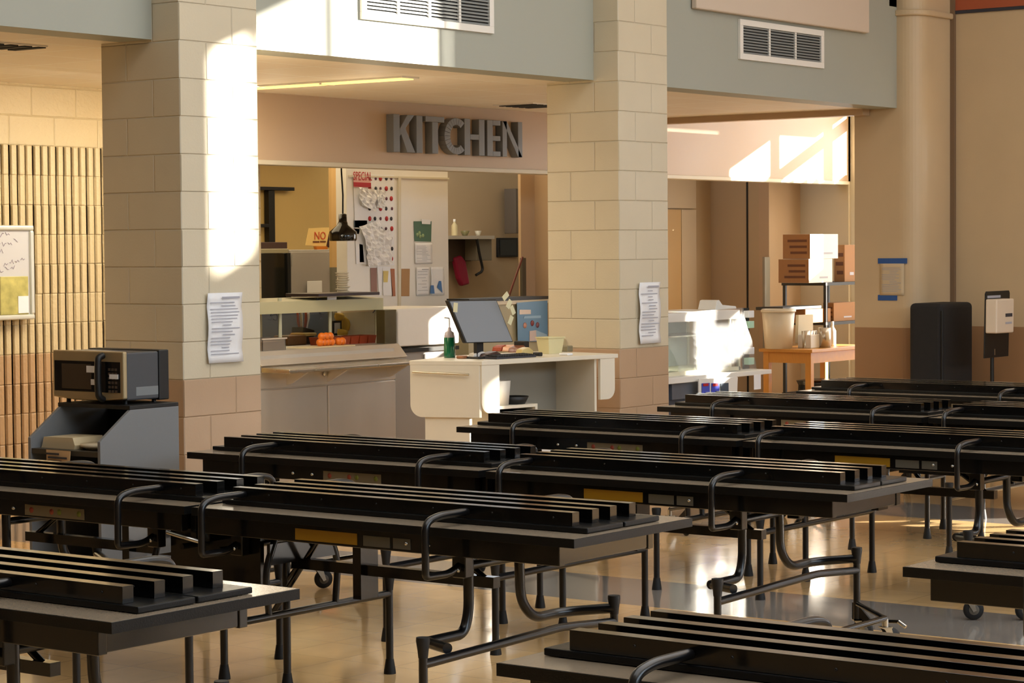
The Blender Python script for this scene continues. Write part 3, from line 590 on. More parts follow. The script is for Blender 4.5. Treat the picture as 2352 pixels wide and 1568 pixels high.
for q in (.08, .6): M().box(x0_-ox+.03, x1_-ox-.03, q-.02, q+.02, 0, .1).build('foot', m_carti, r)
tray = fbox('sheet_pan_stack', 590, 556, 660, 571, Y+.1, .4, mat('plum_brown_pan', (62, 42, 40), .5), lab='dark stack of pans lying on top of the oven', cat='pans')
# refrigerator with paper
Y = 14.2; x0_, x1_, _, zt = rect(668, 573, 762, 690, Y)
r = empty('refrigerator', ((x0_+x1_)/2, Y, 0), label='low grey kitchen refrigerator carrying the hand written NO card', cat='refrigerator'); w = (x1_-x0_)/2
M().box(-w, w, .02, .7, .05, zt).build('body', m_grey, r, bev=.008); M().box(-w+.005, w-.005, 0, .018, .12, zt-.02).build('door', mat('brushed_grey_door', (160, 154, 148), .35, noise=.03), r, bev=.004)
M().box(-w, w, .1, .7, 0, .05).build('plinth', m_carti, r); a = rect(757, 610, 762, 640, Y); M().tube([(a[0]-(x0_+x1_)/2, -.03, a[2]), (a[0]-(x0_+x1_)/2, -.03, a[3])], .007, 8).build('handle', m_grey, r)
fr_top = zt
Y = 14.35; r = empty('sign_card', (atY(730, 565, Y).x, Y, fr_top), label='cream card on a stand with the word NO in red on the refrigerator', cat='sign')
sheet('card', [(709, 524), (757, 522), (748, 566), (701, 563)], Y-.02, mat('cream_card', (222, 192, 124), .6), r, t=.006); sheet('card_backing', [(757, 522), (761, 524), (761, 568), (746, 568)], Y+.02, mat('dark_maroon', (60, 30, 26), .6), r, t=.02)
text_mesh('NO', .105, mat('red_marker', (190, 70, 36), .6), r, (.0, -.03, atY(730, 550, Y).z-fr_top), sx=1); tb = M(); h = atY(730, 555, Y).z-fr_top
tb.box(-.10, -.01, -.03, -.028, h-.008, h+.006); tb.box(.0, .08, -.03, -.028, h-.006, h+.007); tb.build('small_print', mat('brown_marker', (92, 50, 28), .6), r); M().prism([(-.09, .0), (.06, .0), (.05, .03), (-.1, .03)], 'y', -.07, -.035).build('stand', mat('amber_plastic', (190, 110, 30), .4), r)
fbox('paper', 706, 645, 740, 683, 14.17, .004, m_paper, lab='white printed page stuck to the refrigerator door', cat='paper')
# pendant heat lamp
Y = 12.6; zt = 2.85; c = atY(788, 553, Y); r = empty('pendant_lamp', (c.x, Y, c.z), label='black pendant heat lamp hanging over the serving line', cat='lamp')
k = (atY(809, 550, Y).x-atY(767, 550, Y).x)/2; H = atY(788, 490, Y).z-c.z
M().lathe([(k*.95, 0), (k, .012), (k, H*.33), (k*.42, H*.58), (k*.30, H*.72), (k*.30, H*.97), (k*.12, H), (0, H)], (0, 0, 0), 28).build('shade', mat('black_glossy_enamel', (12, 12, 13), .15, coat=.5), r)
M().tube([(0, 0, H), (.004, 0, H+.15), (-.012, 0, H+.35), (-.012, 0, zt-c.z)], .007, 8).build('cord', m_carti, r)
# white partition
Y = 13.0; a = rect(797, 385, 1030, 725, Y); struct(M().box(a[0], a[1], Y, Y+.12, 0, 2.858).build('wall_partition', m_partition, bev=.004))
def on(q, lab, material, cat='paper', dy=.004, name='paper', **k): return sheet(name, q, Y-dy, material, lab=lab, cat=cat, **k)
struct(sheet('trim_5', [(913, 405), (919, 405), (919, 722), (913, 722)], Y-.0, m_alu, t=.012)); struct(sheet('trim_6', [(800, 402), (1030, 408), (1030, 412), (800, 406)], Y, m_alu, t=.01))
ps = empty('wall_chart', (atY(860, 500, Y).x, Y-.004, atY(860, 608, Y).z), label='tall white chart of rows of small pictures with a red SPECIAL heading', cat='poster')
sheet('sheet', [(811, 400), (905, 402), (905, 609), (818, 606)], Y-.004, m_paper, ps); sheet('heading_panel', [(811, 399), (851, 401), (851, 432), (812, 430)], Y-.007, mat('pale_pink_print', (222, 170, 160), .6), ps)
rl = mat('red_print', (178, 30, 36), .6); tz = Vector((atY(831, 414, Y).x, 0, atY(831, 414, Y).z))-Vector((ps.location.x, 0, ps.location.z)); text_mesh('SPECIAL', .105, rl, ps, (tz.x, -.006, tz.z), sx=.66); sheet('red_band', [(812, 418), (852, 420), (852, 430), (812, 428)], Y-.009, rl, ps)
rnd = random.Random(8); pic = [M().lathe([(0, 0), (r_, 0), (r_, .001)][::-1], (0, 0, 0), 10, 'y').build('printed_picture', c_, ps) for r_, c_ in ((.018, m_inkd), (.022, rl), (.015, mat('plum_print', (96, 50, 70), .6)))]
for i in range(9):
    for j in range(5):
        p = atY(848+j*12.5+rnd.uniform(-1, 1), 410+i*23, Y)-Vector(ps.location); k = (i+2*j) % 3; o = pic[k] if (i, j) in ((0, 0), (0, 1), (0, 2)) else pic[k].copy()
        if o is not pic[k]: COL.objects.link(o); o.parent = ps
        o.location = (p.x, -.005, p.z)
def crumple(name, q, dy, lab, seed, group=None, mt=None):
    rnd = random.Random(seed); n = 9; m = M(); m.s = False; vs = []
    P_ = [atY(x, y, Y-dy) for x, y in q]; c = sum(P_, Vector())/4; c.y = Y-dy
    for j in range(n+1):
        for i in range(n+1):
            u, v = i/n, j/n; p = (P_[0]*(1-u)+P_[1]*u)*(1-v)+(P_[3]*(1-u)+P_[2]*u)*v-c; vs.append((p.x, -.02*abs(math.sin(u*9+v*4+seed))-rnd.uniform(0, .02), p.z))
    m.add(vs, [(j*(n+1)+i, j*(n+1)+i+1, (j+1)*(n+1)+i+1, (j+1)*(n+1)+i) for j in range(n) for i in range(n)]); o = m.build(name, mt or m_paper, None); o.location = c
    sd = o.modifiers.new('thick', 'SOLIDIFY'); sd.thickness = .001; return tag(o, lab, 'plastic' if 'bag' in name else 'paper', group)
crumple('plastic_bag', [(820, 430), (862, 436), (858, 486), (826, 470)], .012, 'crumpled white plastic hung over the chart, upper left one', 1)
crumple('plastic_bag', [(860, 432), (880, 440), (879, 480), (862, 476)], .012, 'crumpled white plastic hung over the chart, beside the upper left one', 2)
crumple('plastic_bag', [(823, 520), (868, 505), (880, 560), (842, 585)], .014, 'large pleated white plastic sheet hanging over the lower chart', 3)
crumple('plastic_bag', [(838, 560), (892, 520), (897, 606), (842, 612)], .010, 'lowest crumpled plastic sheet covering the bottom of the chart', 4)
on([(813, 506), (843, 506), (843, 524), (813, 522)], 'dark green strip of paper peeping from behind the pleated plastic', mat('dark_teal_paper', (52, 66, 70), .6)); on([(813, 524), (826, 526), (824, 537), (813, 537)], 'small maroon paper under the dark green strip', mat('maroon_paper', (96, 50, 62), .6)); on([(825, 560), (833, 562), (836, 602), (826, 602)], 'narrow royal blue paper at the left of the chart', mat('royal_blue_paper', (44, 48, 130), .6))
on([(851, 615), (865, 615), (866, 672), (852, 672)], 'brown strip at the left of the hanging white papers', mat('rose_brown', (150, 112, 100), .6)); on([(866, 612), (878, 612), (876, 678), (870, 679)], 'narrow white slip hanging under the chart', m_paper); on([(878, 612), (896, 612), (902, 679), (880, 678)], 'white sheet with a yellow drop hanging under the chart', m_paper); on([(880, 622), (892, 622), (890, 648), (881, 648)], 'yellow drop shaped mark on the hanging white sheet', mat('soft_yellow', (222, 200, 120), .6), dy=.009, name='sticker', cat='sticker')
on([(896, 617), (906, 617), (908, 680), (900, 680)], 'orange brown strip right of the hanging white sheet', mat('terracotta_strip', (176, 110, 76), .6)); on([(922, 617), (941, 617), (940, 680), (921, 680)], 'wide tan board strip left of the safety papers', mat('tan_board', (178, 136, 90), .6))
g = empty('leaflet', (atY(970, 530, Y).x, Y-.004, atY(970, 554, Y).z), label='dark green leaflet clipped high on the white partition', cat='leaflet'); sheet('sheet', [(950, 508), (991, 508), (990, 555), (952, 554)], Y-.004, mat('forest_green_print', (72, 112, 92), .5), g); sheet('clip', [(968, 503), (989, 505), (988, 515), (969, 514)], Y-.012, m_paper, g)
fl = M()
for (x, y) in ((962, 535), (970, 541), (964, 543), (957, 539)): p = atY(x, y, Y)-Vector(g.location); fl.lathe([(.0, 0), (.018, 0), (.018, .001)][::-1], (p.x, -.004, p.z), 10, 'y')
fl.build('printed_flower', mat('pale_green_print', (150, 176, 130), .5), g)
notice('notice', 952, 558, 991, 606, Y-.002, 'two column white page below the green leaflet', lines=12, curl=.004, seed=7, head=False)
notice('notice', 955, 614, 985, 679, Y-.002, 'white page with a grey sketch, left of the blue safety picture', lines=7, curl=.005, seed=9)
bp = notice('notice', 989, 613, 1019, 678, Y-.002, 'white safety page with blue figures at the partition edge', lines=0, curl=.004, seed=11)
m_bl = mat('print_blue', (70, 120, 180), .5)
for q in ([(989, 655), (996, 655), (998, 674), (988, 674)], [(1008, 645), (1013, 645), (1016, 672), (1004, 660)]): sheet('blue_figure', q, Y-.012, m_bl, bp)
# service counter with stainless front
def counter():
    yf = 11.62; xl, xr = 12.44, atY(908, 900, yf).x; zb0 = .0; r = empty('serving_counter', ((xl+xr)/2, yf, 0), label='stainless steel serving counter with tray rail in the kitchen opening', cat='counter'); ox = r.location.x
    zrail = atY(760, 840, yf-.2).z; zt = atY(760, 797, yf+.1).z
    M().box(xl-ox, xr-ox, .01, .75, .12, zt-.03).build('body', m_steel, r)
    mid = atY(751, 900, yf).x
    for a, b in ((xl, mid-.004), (mid+.004, xr-.0)): M().box(a-ox+.005, b-ox-.005, -.008, .01, .16, zrail-.16).build('front_panel', m_steel, r, bev=.006)
    M().box(xl-ox, xr-ox, -.004, .01, zrail-.15, zrail-.03).build('apron_panel', m_steel, r, bev=.004); M().box(xl-ox, xr-ox+.0, .04, .7, 0, .12).build('kick_plate', m_steel, r)
    M().prism([(-.03, zrail+.02), (.06, zt), (.8, zt), (.8, zt-.03), (-.0, zrail+.01)], 'x', xl-ox, xr-ox+.12).build('sloped_top', m_steel, r, bev=.004)
    xr2 = atY(950, 820, yf-.2).x; M().prism([(-.30, zrail-.03), (-.30, zrail), (-.02, zrail+.01), (-.02, zrail-.03)], 'x', xl-ox, xr2-ox).build('tray_rail', m_steelh, r, bev=.008, seg=3)
    for x in (xl+.3, mid, xr-.1): M().prism([(-.22, zrail-.03), (0, zrail-.03), (0, zrail-.13), (-.03, zrail-.13)], 'x', x-ox-.01, x-ox+.01).build('rail_bracket', m_steel, r)
    c = atY(744, 858, yf); M().lathe([(0, -.01), (.016, -.01), (.02, 0)][::-1], (c.x-ox, -.012, c.z), 12, 'y').build('lock', m_chr, r)
    return zt, zrail, yf, xl, xr
ZT, ZR, YC, XL, XR = counter()
# sneeze guard
Y = 11.95; r = empty('sneeze_guard', (atY(757, 790, Y).x, Y, ZT), label='glass sneeze guard on pale posts over the serving counter', cat='guard'); ox = r.location.x
m_post = mat('pale_green_steel', (178, 176, 150), .35)
for px0 in (642, 757, 864):
    t = atY(px0, 684, Y); M().tube([(t.x-ox, 0, 0), (t.x-ox, 0, t.z-ZT)], .016, 10).build('post', m_post, r)
a = rect(597, 689, 800, 716, Y+.1); M().prism([(-.05, a[3]-ZT), (.25, a[3]-ZT+.02), (.25, a[3]-ZT-.01), (-.05, a[2]-ZT)], 'x', 12.5-ox, a[1]-ox+.25).build('light_shelf', mat('cream_olive_steel', (186, 180, 142), .4), r)
a = rect(600, 720, 865, 772, Y); M().box(12.5-ox, a[1]-ox, -.004, .002, a[2]-ZT, a[3]-ZT).build('glass_pane', m_glass, r)
a = rect(727, 672, 868, 679, Y-.1); M().box(a[0]-ox, a[1]-ox, -.12, .22, a[2]-ZT, a[3]-ZT).build('upper_shelf', mat('dark_maroon_shelf', (38, 22, 26), .35), r, bev=.004)
for k, (x0, y0, x1, y1) in enumerate(((752, 677, 773, 702), (754, 703, 770, 713))): fbox('price_tag', x0, y0, x1, y1, Y-.04, .003, m_paper, r, bev=0)
cb = M(); rnd = random.Random(5)
for (cx, cy) in ((628, 725), (848, 700), (862, 710), (742, 722), (735, 697)):
    p = atY(cx, cy, Y-.03); pts = [(p.x-ox+rnd.uniform(-.05, .05), -.03, p.z-ZT+rnd.uniform(-.05, .05)) for _ in range(7)]; cb.tube(arc(pts, .03, 3), .0035, 6)
cb.build('coiled_wires', m_inkd, r)
# block coloured dark blue for the shaded void behind the guard
fbox('void_block', 585, 716, 762, 790, 13.3, .5, m_blue, lab='dark blue block standing in for the shaded void behind the sneeze guard', cat='cabinet', zmin=.0)
r2 = empty('framed_card', (atY(775, 770, 12.3).x, 12.3, atY(775, 770, 12.3).z), label='small black framed card behind the middle guard post', cat='card'); fbox('surround', 765, 736, 785, 770, 12.3, .02, m_carti, r2); fbox('card', 768, 741, 781, 765, 12.295, .003, m_paper, r2)
def blob(name, pts, Y, r_, mt, lab, cat, sc=(1, 1, 1), zc=None, group=None, seed=0):
    p = atY(pts[0], pts[1], Y); m = M(); N = 10
    m.lathe([(max(1e-4, r_*math.sin(PI*k/N)), -r_*math.cos(PI*k/N)) for k in range(N+1)], (0, 0, 0), 16); o = m.build(name, mt); o.location = p; o.scale = sc
    if zc is not None: o.location.z = zc
    return tag(o, lab, cat, group)
m_ybag = mat('yellow_snack_bag', (222, 180, 60), .35, bump=.3, bscale=30)
def bag(q, Y, lab, mt, seed, group=None):
    rnd = random.Random(seed); ps = [atY(x, y, Y) for x, y in q]; c = sum(ps, Vector())/4; n = 6; m = M(); front = []; back = []
    for j in range(n+1):
        for i in range(n+1):
            u, v = i/n, j/n; p = (ps[0]*(1-u)+ps[1]*u)*(1-v)+(ps[3]*(1-u)+ps[2]*u)*v-c; b = .045*math.sin(PI*u)*math.sin(PI*v)**.6+rnd.uniform(0, .006)
            front.append((p.x, -b, p.z)); back.append((p.x, b+.002, p.z))
    k = (n+1)**2; fs = []
    for j in range(n):
        for i in range(n): a = j*(n+1)+i; fs += [(a, a+1, a+n+2, a+n+1), (k+a, k+a+n+1, k+a+n+2, k+a+1)]
    rim = [i for i in range(n+1)]+[(j+1)*(n+1)+n for j in range(n)]+[n*(n+1)+i for i in range(n-1, -1, -1)]+[j*(n+1) for j in range(n-1, 0, -1)]
    fs += [(rim[i], rim[(i+1) % len(rim)], k+rim[(i+1) % len(rim)], k+rim[i]) for i in range(len(rim))]
    m.s = True; m.add(front+back, fs); o = m.build('snack_bag', mt); o.location = c; return tag(o, lab, 'bag', group)
bag([(770, 718), (788, 718), (786, 737), (771, 736)], 12.3, 'yellow bag hanging above the small black frame', m_ybag, 1); bag([(787, 728), (800, 728), (802, 764), (786, 764)], 12.3, 'tall yellow bag right of the small black frame', m_ybag, 2); bag([(776, 755), (797, 757), (797, 770), (776, 770)], 12.25, 'lowest yellow bag lying behind the orange bins', m_ybag, 3)
Y = 12.35; r = empty('knife_block', (atY(693, 775, Y).x, Y, ZT), label='black utensil holder with red and steel tools on the counter', cat='holder'); H = atY(693, 750, Y).z-ZT; M().prism([(-.07, 0), (.07, 0), (.085, H*.8), (-.05, H)], 'y', -.06, .06).build('holder', m_carti, r, bev=.004)
for i, (dx, mt_) in enumerate(((-.03, m_binr), (.0, m_chr), (.035, m_binr), (.055, m_kraftw))): M().tube([(dx*.8, 0, H*.7), (dx*1.4, 0, H+.05+.02*(i % 2)), (dx*1.5, 0, H+.12+.02*(i % 2))], [.008, .012, .009], 8).build('utensil', mt_, r)
for i in range(6):
    x0 = 745+i*20; a = rect(x0, 767, x0+18.5, 785, 11.95); m = M(); w = (a[1]-a[0])/2; h = a[3]-a[2]; t = .006
    m.add([(-w*.85, 0, 0), (w*.85, 0, 0), (w*.85, .15, 0), (-w*.85, .15, 0), (-w, -.01, h), (w, -.01, h), (w, .16, h), (-w, .16, h), (-w+t, 0, h), (w-t, 0, h), (w-t, .15, h), (-w+t, .15, h), (-w*.8, .01, t), (w*.8, .01, t), (w*.8, .14, t), (-w*.8, .14, t)],
          [(0,3,2,1),(0,1,5,4),(1,2,6,5),(2,3,7,6),(3,0,4,7),(4,5,9,8),(5,6,10,9),(6,7,11,10),(7,4,8,11),(8,9,13,12),(9,10,14,13),(10,11,15,14),(11,8,12,15),(12,13,14,15)])
    o = m.build('condiment_bin', m_binr); o.location = ((a[0]+a[1])/2, 11.95, ZT); tag(o, 'russet plastic bin in the row of bins on the serving counter', 'bin', 'russet condiment bins')
for i, (x, y) in enumerate(((727, 786), (735, 787), (744, 788), (753, 787), (731, 781), (741, 781), (750, 782), (770, 787), (778, 788))):
    up = y < 784; o = blob('orange', (x+8, y), 11.8, .03, m_orange, 'ripe orange in the small pile on the serving counter', 'orange', zc=ZT+.035+(.045 if up else 0), group='oranges on the counter')
a = rect(700, 790, 812, 797, 11.72); o = M().box(a[0], a[1], 11.7, 11.9, ZT, ZT+.008).build('serving_tray', mat('cream_tray', (214, 196, 156), .4), bev=.003); tag(o, 'thin cream tray carrying the oranges', 'tray')
Y = 11.72; a = rect(601, 776, 658, 800, Y); r = empty('food_tub', ((a[0]+a[1])/2, Y, ZT), label='clear plastic tub of beige food at the left of the counter', cat='tub'); w = (a[1]-a[0])/2; H = a[3]-ZT
M().box(-w*.9, w*.9, .01, .15, .002, H*.7).build('food', mat('beige_food', (176, 150, 122), .7, noise=.2, nscale=60), r); m = M(); m.box(-w*.94, w*.94, 0, .003, 0, H).box(-w*.94, w*.94, .157, .16, 0, H).box(-w*.94, -w*.94+.003, 0, .16, 0, H).box(w*.94-.003, w*.94, 0, .16, 0, H).build('shell', mat('clear_plastic', (225, 220, 215), .15, trans=.9), r); M().box(-w, w, -.008, .0, H-.01, H).box(-w, w, .16, .168, H-.01, H).build('rim', mat('cloudy_plastic_rim', (190, 176, 160), .3), r)
for (x0, y0, x1, y1, lab, c_) in ((662, 770, 705, 790, 'brown loaf shaped food tray behind the knife holder', (122, 88, 52)), (700, 771, 728, 777, 'yellow folded cloth on the brown tray', (206, 178, 104))): 
    a = rect(x0, y0, x1, y1, 12.2); o = M().box(a[0], a[1], 12.2, 12.36, ZT if y0 < 771 else ZT+.09, a[3]).build('food_tray' if y0 < 771 else 'cloth', mat('c'+str(x0)+'_food', c_, .6, noise=.2), bev=.01); tag(o, lab, 'food' if y0 < 771 else 'cloth')
fbox('steel_container', 884, 711, 911, 786, 11.74, .09, mat('dark_olive_steel', (96, 88, 62), .3, metal=.7, noise=.2, nscale=10), lab='tall dark steel container at the right end of the counter', cat='container', zmin=ZT)
for k, (x0, y0, x1, y1) in enumerate(((775, 641, 797, 671), (779, 637, 800, 671))): pass
m = M(); p = atY(787, 672, 12.0)
for i in range(9): m.lathe([(.035+.003*(i % 3), .018*i), (.05+.004*((i*7) % 3), .018*i+.012), (.04, .018*i+.016)], (random.Random(i).uniform(-.012, .012), 0, 0), 18)
o = m.build('coffee_filters', mat('cream_filters', (196, 184, 160), .6)); o.location = (p.x, 12.0, p.z+.0); tag(o, 'stack of cream paper cups standing on the dark upper shelf', 'cups')
# big white sheet / cooler behind the monitor, cabinet with the blue poster
Y = 11.76; a = rect(913, 706, 1054, 792, Y); r = empty('milk_cooler', ((a[0]+a[1])/2, Y, 0), label='white milk cooler with its lid face in bright sunlight beside the computer screen', cat='cooler'); w = (a[1]-a[0])/2
M().box(-w, w, 0, .6, a[2], a[3]).build('lid', m_white, r, bev=.01); M().box(-w*1.0, w*1.0, .03, .6, .12, a[2]-.02).build('body', mat('cooler_steel', (170, 166, 160), .35, metal=.3), r, bev=.01)
M().box(-w, w, .0, .03, a[2]-.05, a[2]-.02).build('handle_strip', m_dark, r); fbox('label_sheet', 975, 812, 998, 834, Y+.02, .004, m_paper, r)
for x in (-w+.1, w-.1): 
    for y in (.1, .5): caster(r, x, y, .3)
Y = 12.34; a = rect(1080, 686, 1262, 800, Y); r = empty('back_cabinet', ((a[0]+a[1])/2, Y, 0), label='long cream kitchen cabinet behind the checkout screen with a dark counter top', cat='cabinet'); w = (a[1]-a[0])/2; zt = a[3]
M().box(-w, w, .02, .24, .1, zt-.05).build('body', mat('olive_cream_cabinet', (168, 158, 124), .5), r); M().box(-w-.01, w+.01, 0, .25, zt-.05, zt-.015).build('front_lip', m_cream, r, bev=.004); M().box(-w-.01, w+.01, 0, .25, zt-.015, zt+.012).build('worktop', m_carti, r)
M().box(-w+.02, w-.02, .06, .22, 0, .1).build('plinth', m_carti, r)
po = empty('poster', (atY(1221, 735, 12.32).x, 12.335, atY(1221, 782, 12.32).z), label='blue menu poster with red and white pictures on the cream cabinet', cat='poster')
for nm, q, c_, dy in (('sheet', [(1187, 695), (1257, 690), (1258, 784), (1189, 784)], (70, 122, 160), 0), ('white_panel', [(1193, 711), (1219, 711), (1219, 721), (1193, 722)], (216, 196, 176), .003), ('pale_line', [(1204, 726), (1242, 724), (1242, 730), (1202, 731)], (130, 168, 196), .003), ('milk_picture', [(1216, 760), (1231, 758), (1232, 782), (1216, 783)], (196, 176, 166), .003), ('pale_corner', [(1231, 758), (1256, 768), (1256, 782), (1232, 782)], (136, 168, 190), .0025)):
    sheet(nm, q, 12.335-dy, mat('poster_'+nm, c_, .35), po)
for i in range(3): 
    p = atY((1206, 1223, 1235)[i], (747, 742, 746)[i], 12.33)-Vector(po.location); M().lathe([(0, -.004), (.026, -.004), (.026, -.003)][::-1], (p.x, -.001, p.z), 14, 'y').build('round_picture', mat('fruit_print', ((206, 150, 130), (128, 60, 66), (120, 70, 84))[i], .4), po)
# recess wall items
Y = 14.3; a = rect(1000, 541, 1136, 549, Y); r = empty('wall_shelf', ((a[0]+a[1])/2, Y, a[2]), label='steel wall shelf with bracket in the brown kitchen recess', cat='shelf'); w = (a[1]-a[0])/2
M().box(-w, w, 0, .3, 0, a[3]-a[2]).build('top', m_steel, r); b = rect(1033, 549, 1122, 600, Y); M().prism([(b[0]-r.location.x, 0), (b[1]-r.location.x-.12, 0), (b[1]-r.location.x-.03, b[2]-a[2]), (b[0]-r.location.x, b[2]-a[2])], 'y', .2, .29).build('back_plate', mat('brown_steel', (88, 74, 62), .4, metal=.4), r)
b = rect(1104, 546, 1139, 598, Y); M().box(b[0]-r.location.x, b[1]-r.location.x, .05, .29, b[2]-a[2], b[3]-a[2]-.01).build('paper_towel_box', mat('grey_dispenser', (124, 116, 100), .4), r, bev=.006)
M().tube(arc([(b[0]-r.location.x-.06, .0, 0), (b[0]-r.location.x-.02, .0, -.15), (b[0]-r.location.x+.04, .0, -.32), (b[0]-r.location.x-.08, 0, -.36)], .05), .014, 8).build('bracket', m_carti, r)
zs = a[3]
def bottle(name, x, yb, yt, Y, rpx, mt, lab, cap=None, z0=None, cat='bottle'):
    b = atY(x, yb, Y); t = atY(x, yt, Y); z = b.z if z0 is None else z0; H = t.z-z; k = rpx/FPX*(b-CAM).length; r = empty(name, (b.x, Y, z), label=lab, cat=cat)
    M().lathe([(0, 0), (k*.95, 0), (k, H*.04), (k, H*.62), (k*.4, H*.78), (k*.35, H*.86), (0, H*.86)], (0, 0, 0), 20).build('body', mt, r); M().lathe([(k*.42, H*.84), (k*.42, H), (0, H)], (0, 0, 0), 14).build('cap', cap or m_white, r); return r
bottle('bottle', 1044, 541, 503, Y+.12, 7, mat('cream_bottle', (206, 192, 150), .4), 'cream spray bottle on the steel wall shelf', z0=zs)
for x, lab, c_, w_ in ((1068, 'olive bowl on the steel wall shelf', (128, 122, 80), 11), (1098, 'small white bowl on the steel wall shelf', (206, 198, 176), 8)):
    p = atY(x, 538, Y+.12); k = w_/FPX*(p-CAM).length; o = M().lathe([(0, 0), (k*.5, 0), (k, .05), (k*.95, .05), (k*.45, .008), (0, .008)], (0, 0, 0), 20).build('bowl', mat('bowl%d_glaze' % x, c_, .3)); o.location = (p.x, Y+.12, zs); tag(o, lab, 'bowl')
r = empty('picture_frame', (atY(1167, 568, 14.57).x, 14.575, atY(1167, 590, 14.57).z), label='black framed dark square picture on the brown recess wall', cat='picture'); fbox('frame', 1144, 546, 1190, 590, 14.57, .025, m_carti, r); fbox('picture', 1149, 551, 1186, 586, 14.565, .004, mat('dark_teal_picture', (36, 42, 44), .3), r)
fbox('wall_duct', 1185, 433, 1198, 536, 14.4, .15, mat('grey_brown_duct', (104, 92, 78), .5), lab='vertical grey duct high in the recess corner', cat='duct')
fbox('door_edge_guard', 1200, 592, 1209, 686, 12.95, .03, mat('dark_bronze', (82, 74, 58), .5), lab='dark bronze corner guard beside the leaning broom', cat='guard')
o = M(); A = atY(1165, 690, 12.93); B = atY(1200, 590, 12.93); A2 = A+(A-B)*2.2; o.tube([A-A2+Vector((0, .0, 0)), B-A2], .011, 10); o = o.build('broom_handle', mat('dark_red_handle', (96, 36, 20), .4)); o.location = A2; tag(o, 'dark red broom handle leaning in the kitchen recess', 'broom')
m = M(); q = [(1040, 592), (1056, 586), (1066, 600), (1075, 652), (1058, 657), (1050, 640)]; rnd = random.Random(3); ps = [atY(x, y, 14.5) for x, y in q]; c = sum(ps, Vector())/6
m.prism([(p.x-c.x, p.z-c.z) for p in ps], 'y', -.03, .03); o = m.build('rubber_gloves', mat('magenta_rubber', (150, 26, 62), .35, bump=.4, bscale=18), bev=.02, seg=4); o.location = c; tag(o, 'magenta rubber gloves hanging below the wall shelf', 'gloves')
# ---------------------------------------------------------------- white checkout desk with computer
m_dw = mat('white_laminate_desk', (222, 214, 196), .35, noise=.02); m_di = mat('grey_desk_interior', (150, 146, 134), .5)
def desk():
    z = 1.0; A = atZ(1107, 829, z); Bc = atZ(1420, 812, z); C_ = atZ(940, 828, z); L = Bc.x-A.x; D = .62
    rz = math.atan2(Bc.y-A.y, Bc.x-A.x); r = empty('checkout_desk', (A.x, A.y, 0), rz, 'white laminate checkout desk with rounded aprons before the kitchen opening', 'desk'); L = (Bc-A).length; D = abs((C_-A).dot(Vector((-math.sin(rz), math.cos(rz), 0))))
    sh = (C_-A).dot(Vector((math.cos(rz), math.sin(rz), 0)))
    M().prism([(0, 0), (L, 0), (L, D+.28), (L*.3, D+.28), (sh, D)], 'z', z-.028, z).build('top', m_dw, r, bev=.003)
    # rounded end apron at left (faces the hall), right one as well
    def apron(x0, x1, zb, rr):
        ps = [(x0, z-.028), (x0, zb+rr)]+[(x0+rr-rr*math.cos(t), zb+rr-rr*math.sin(t)) for t in [PI/2*k/8 for k in range(1, 9)]]+[(x1, zb), (x1, z-.028)]; return ps
    M().prism([(L-x, zz) for x, zz in apron(.03, .17, .70, .07)], 'y', .004, .024).build('corner_apron', m_dw, r)
    M().prism(apron(.0, .155, .665, .07), 'y', .004, .024).build('corner_apron', m_dw, r)
    # long apron on the left end, lying along the end panel direction
    e = Vector((sh, D)).normalized(); LL = math.hypot(sh, D)
    ap = M(); n = []; 
    prof = [(LL*.99, z-.028), (LL*.99, .72)]+[(LL*.99-.08+.08*math.cos(t), .72-.08*math.sin(t)) for t in [PI/2*k/8 for k in range(1, 9)]]+[(.02, .64), (.02, z-.028)]
    for off in (0, .02): n.append([(e.x*u+.0+off, e.y*u, zz) for u, zz in prof])
    k = len(prof); ap.add(n[0]+n[1], [list(range(k)), list(range(k, 2*k))[::-1]]+[(i, (i+1) % k, k+(i+1) % k, k+i) for i in range(k)]); ap.build('end_apron', m_dw, r)
    M().tube([(e.x*LL*.9-.035, e.y*LL*.9, .93), (e.x*.06-.035, e.y*.06, .915)], .008, 10).build('towel_bar', m_chr, r)
    en = M(); en.add([(e.x*u+o_, e.y*u, zz) for o_ in (.02, .04) for u, zz in ((.1, 0), (LL*.82, 0), (LL*.82, .97), (.1, .97))], [(0,1,2,3),(7,6,5,4),(0,4,5,1),(1,5,6,2),(2,6,7,3),(3,7,4,0)]); en.build('end_panel', m_dw, r)
    M().box(.11, .13, .03, D*.96, 0, .97).build('side_panel', m_dw, r); M().box(L-.2, L-.18, .03, D*.96, 0, .97).build('side_panel', m_dw, r)
    M().box(.13, L-.2, D*.94, D*.96, 0, .97).build('back_panel', m_di, r)
    hs = .70; xs = .13+.42; M().box(.13, xs, .06, D*.92, hs-.02, hs).build('shelf', m_dw, r); M().box(xs-.02, xs, .06, D*.92, .2, hs-.02).build('shelf_side', m_dw, r)
    M().box(.13, L-.2, .06, D*.92, .36, .38).build('lower_shelf', m_dw, r); M().box(.14, xs-.03, .08, D*.8, .56, .66).build('cubby_tray', m_carti, r)
    return r, L, D, sh, z
DK, DL, DD, DSH, DZ = desk()
Yd = DK.location.y+.2
def dpos(x, y, Y=None):
    p = atZ(x, y, DZ); return p
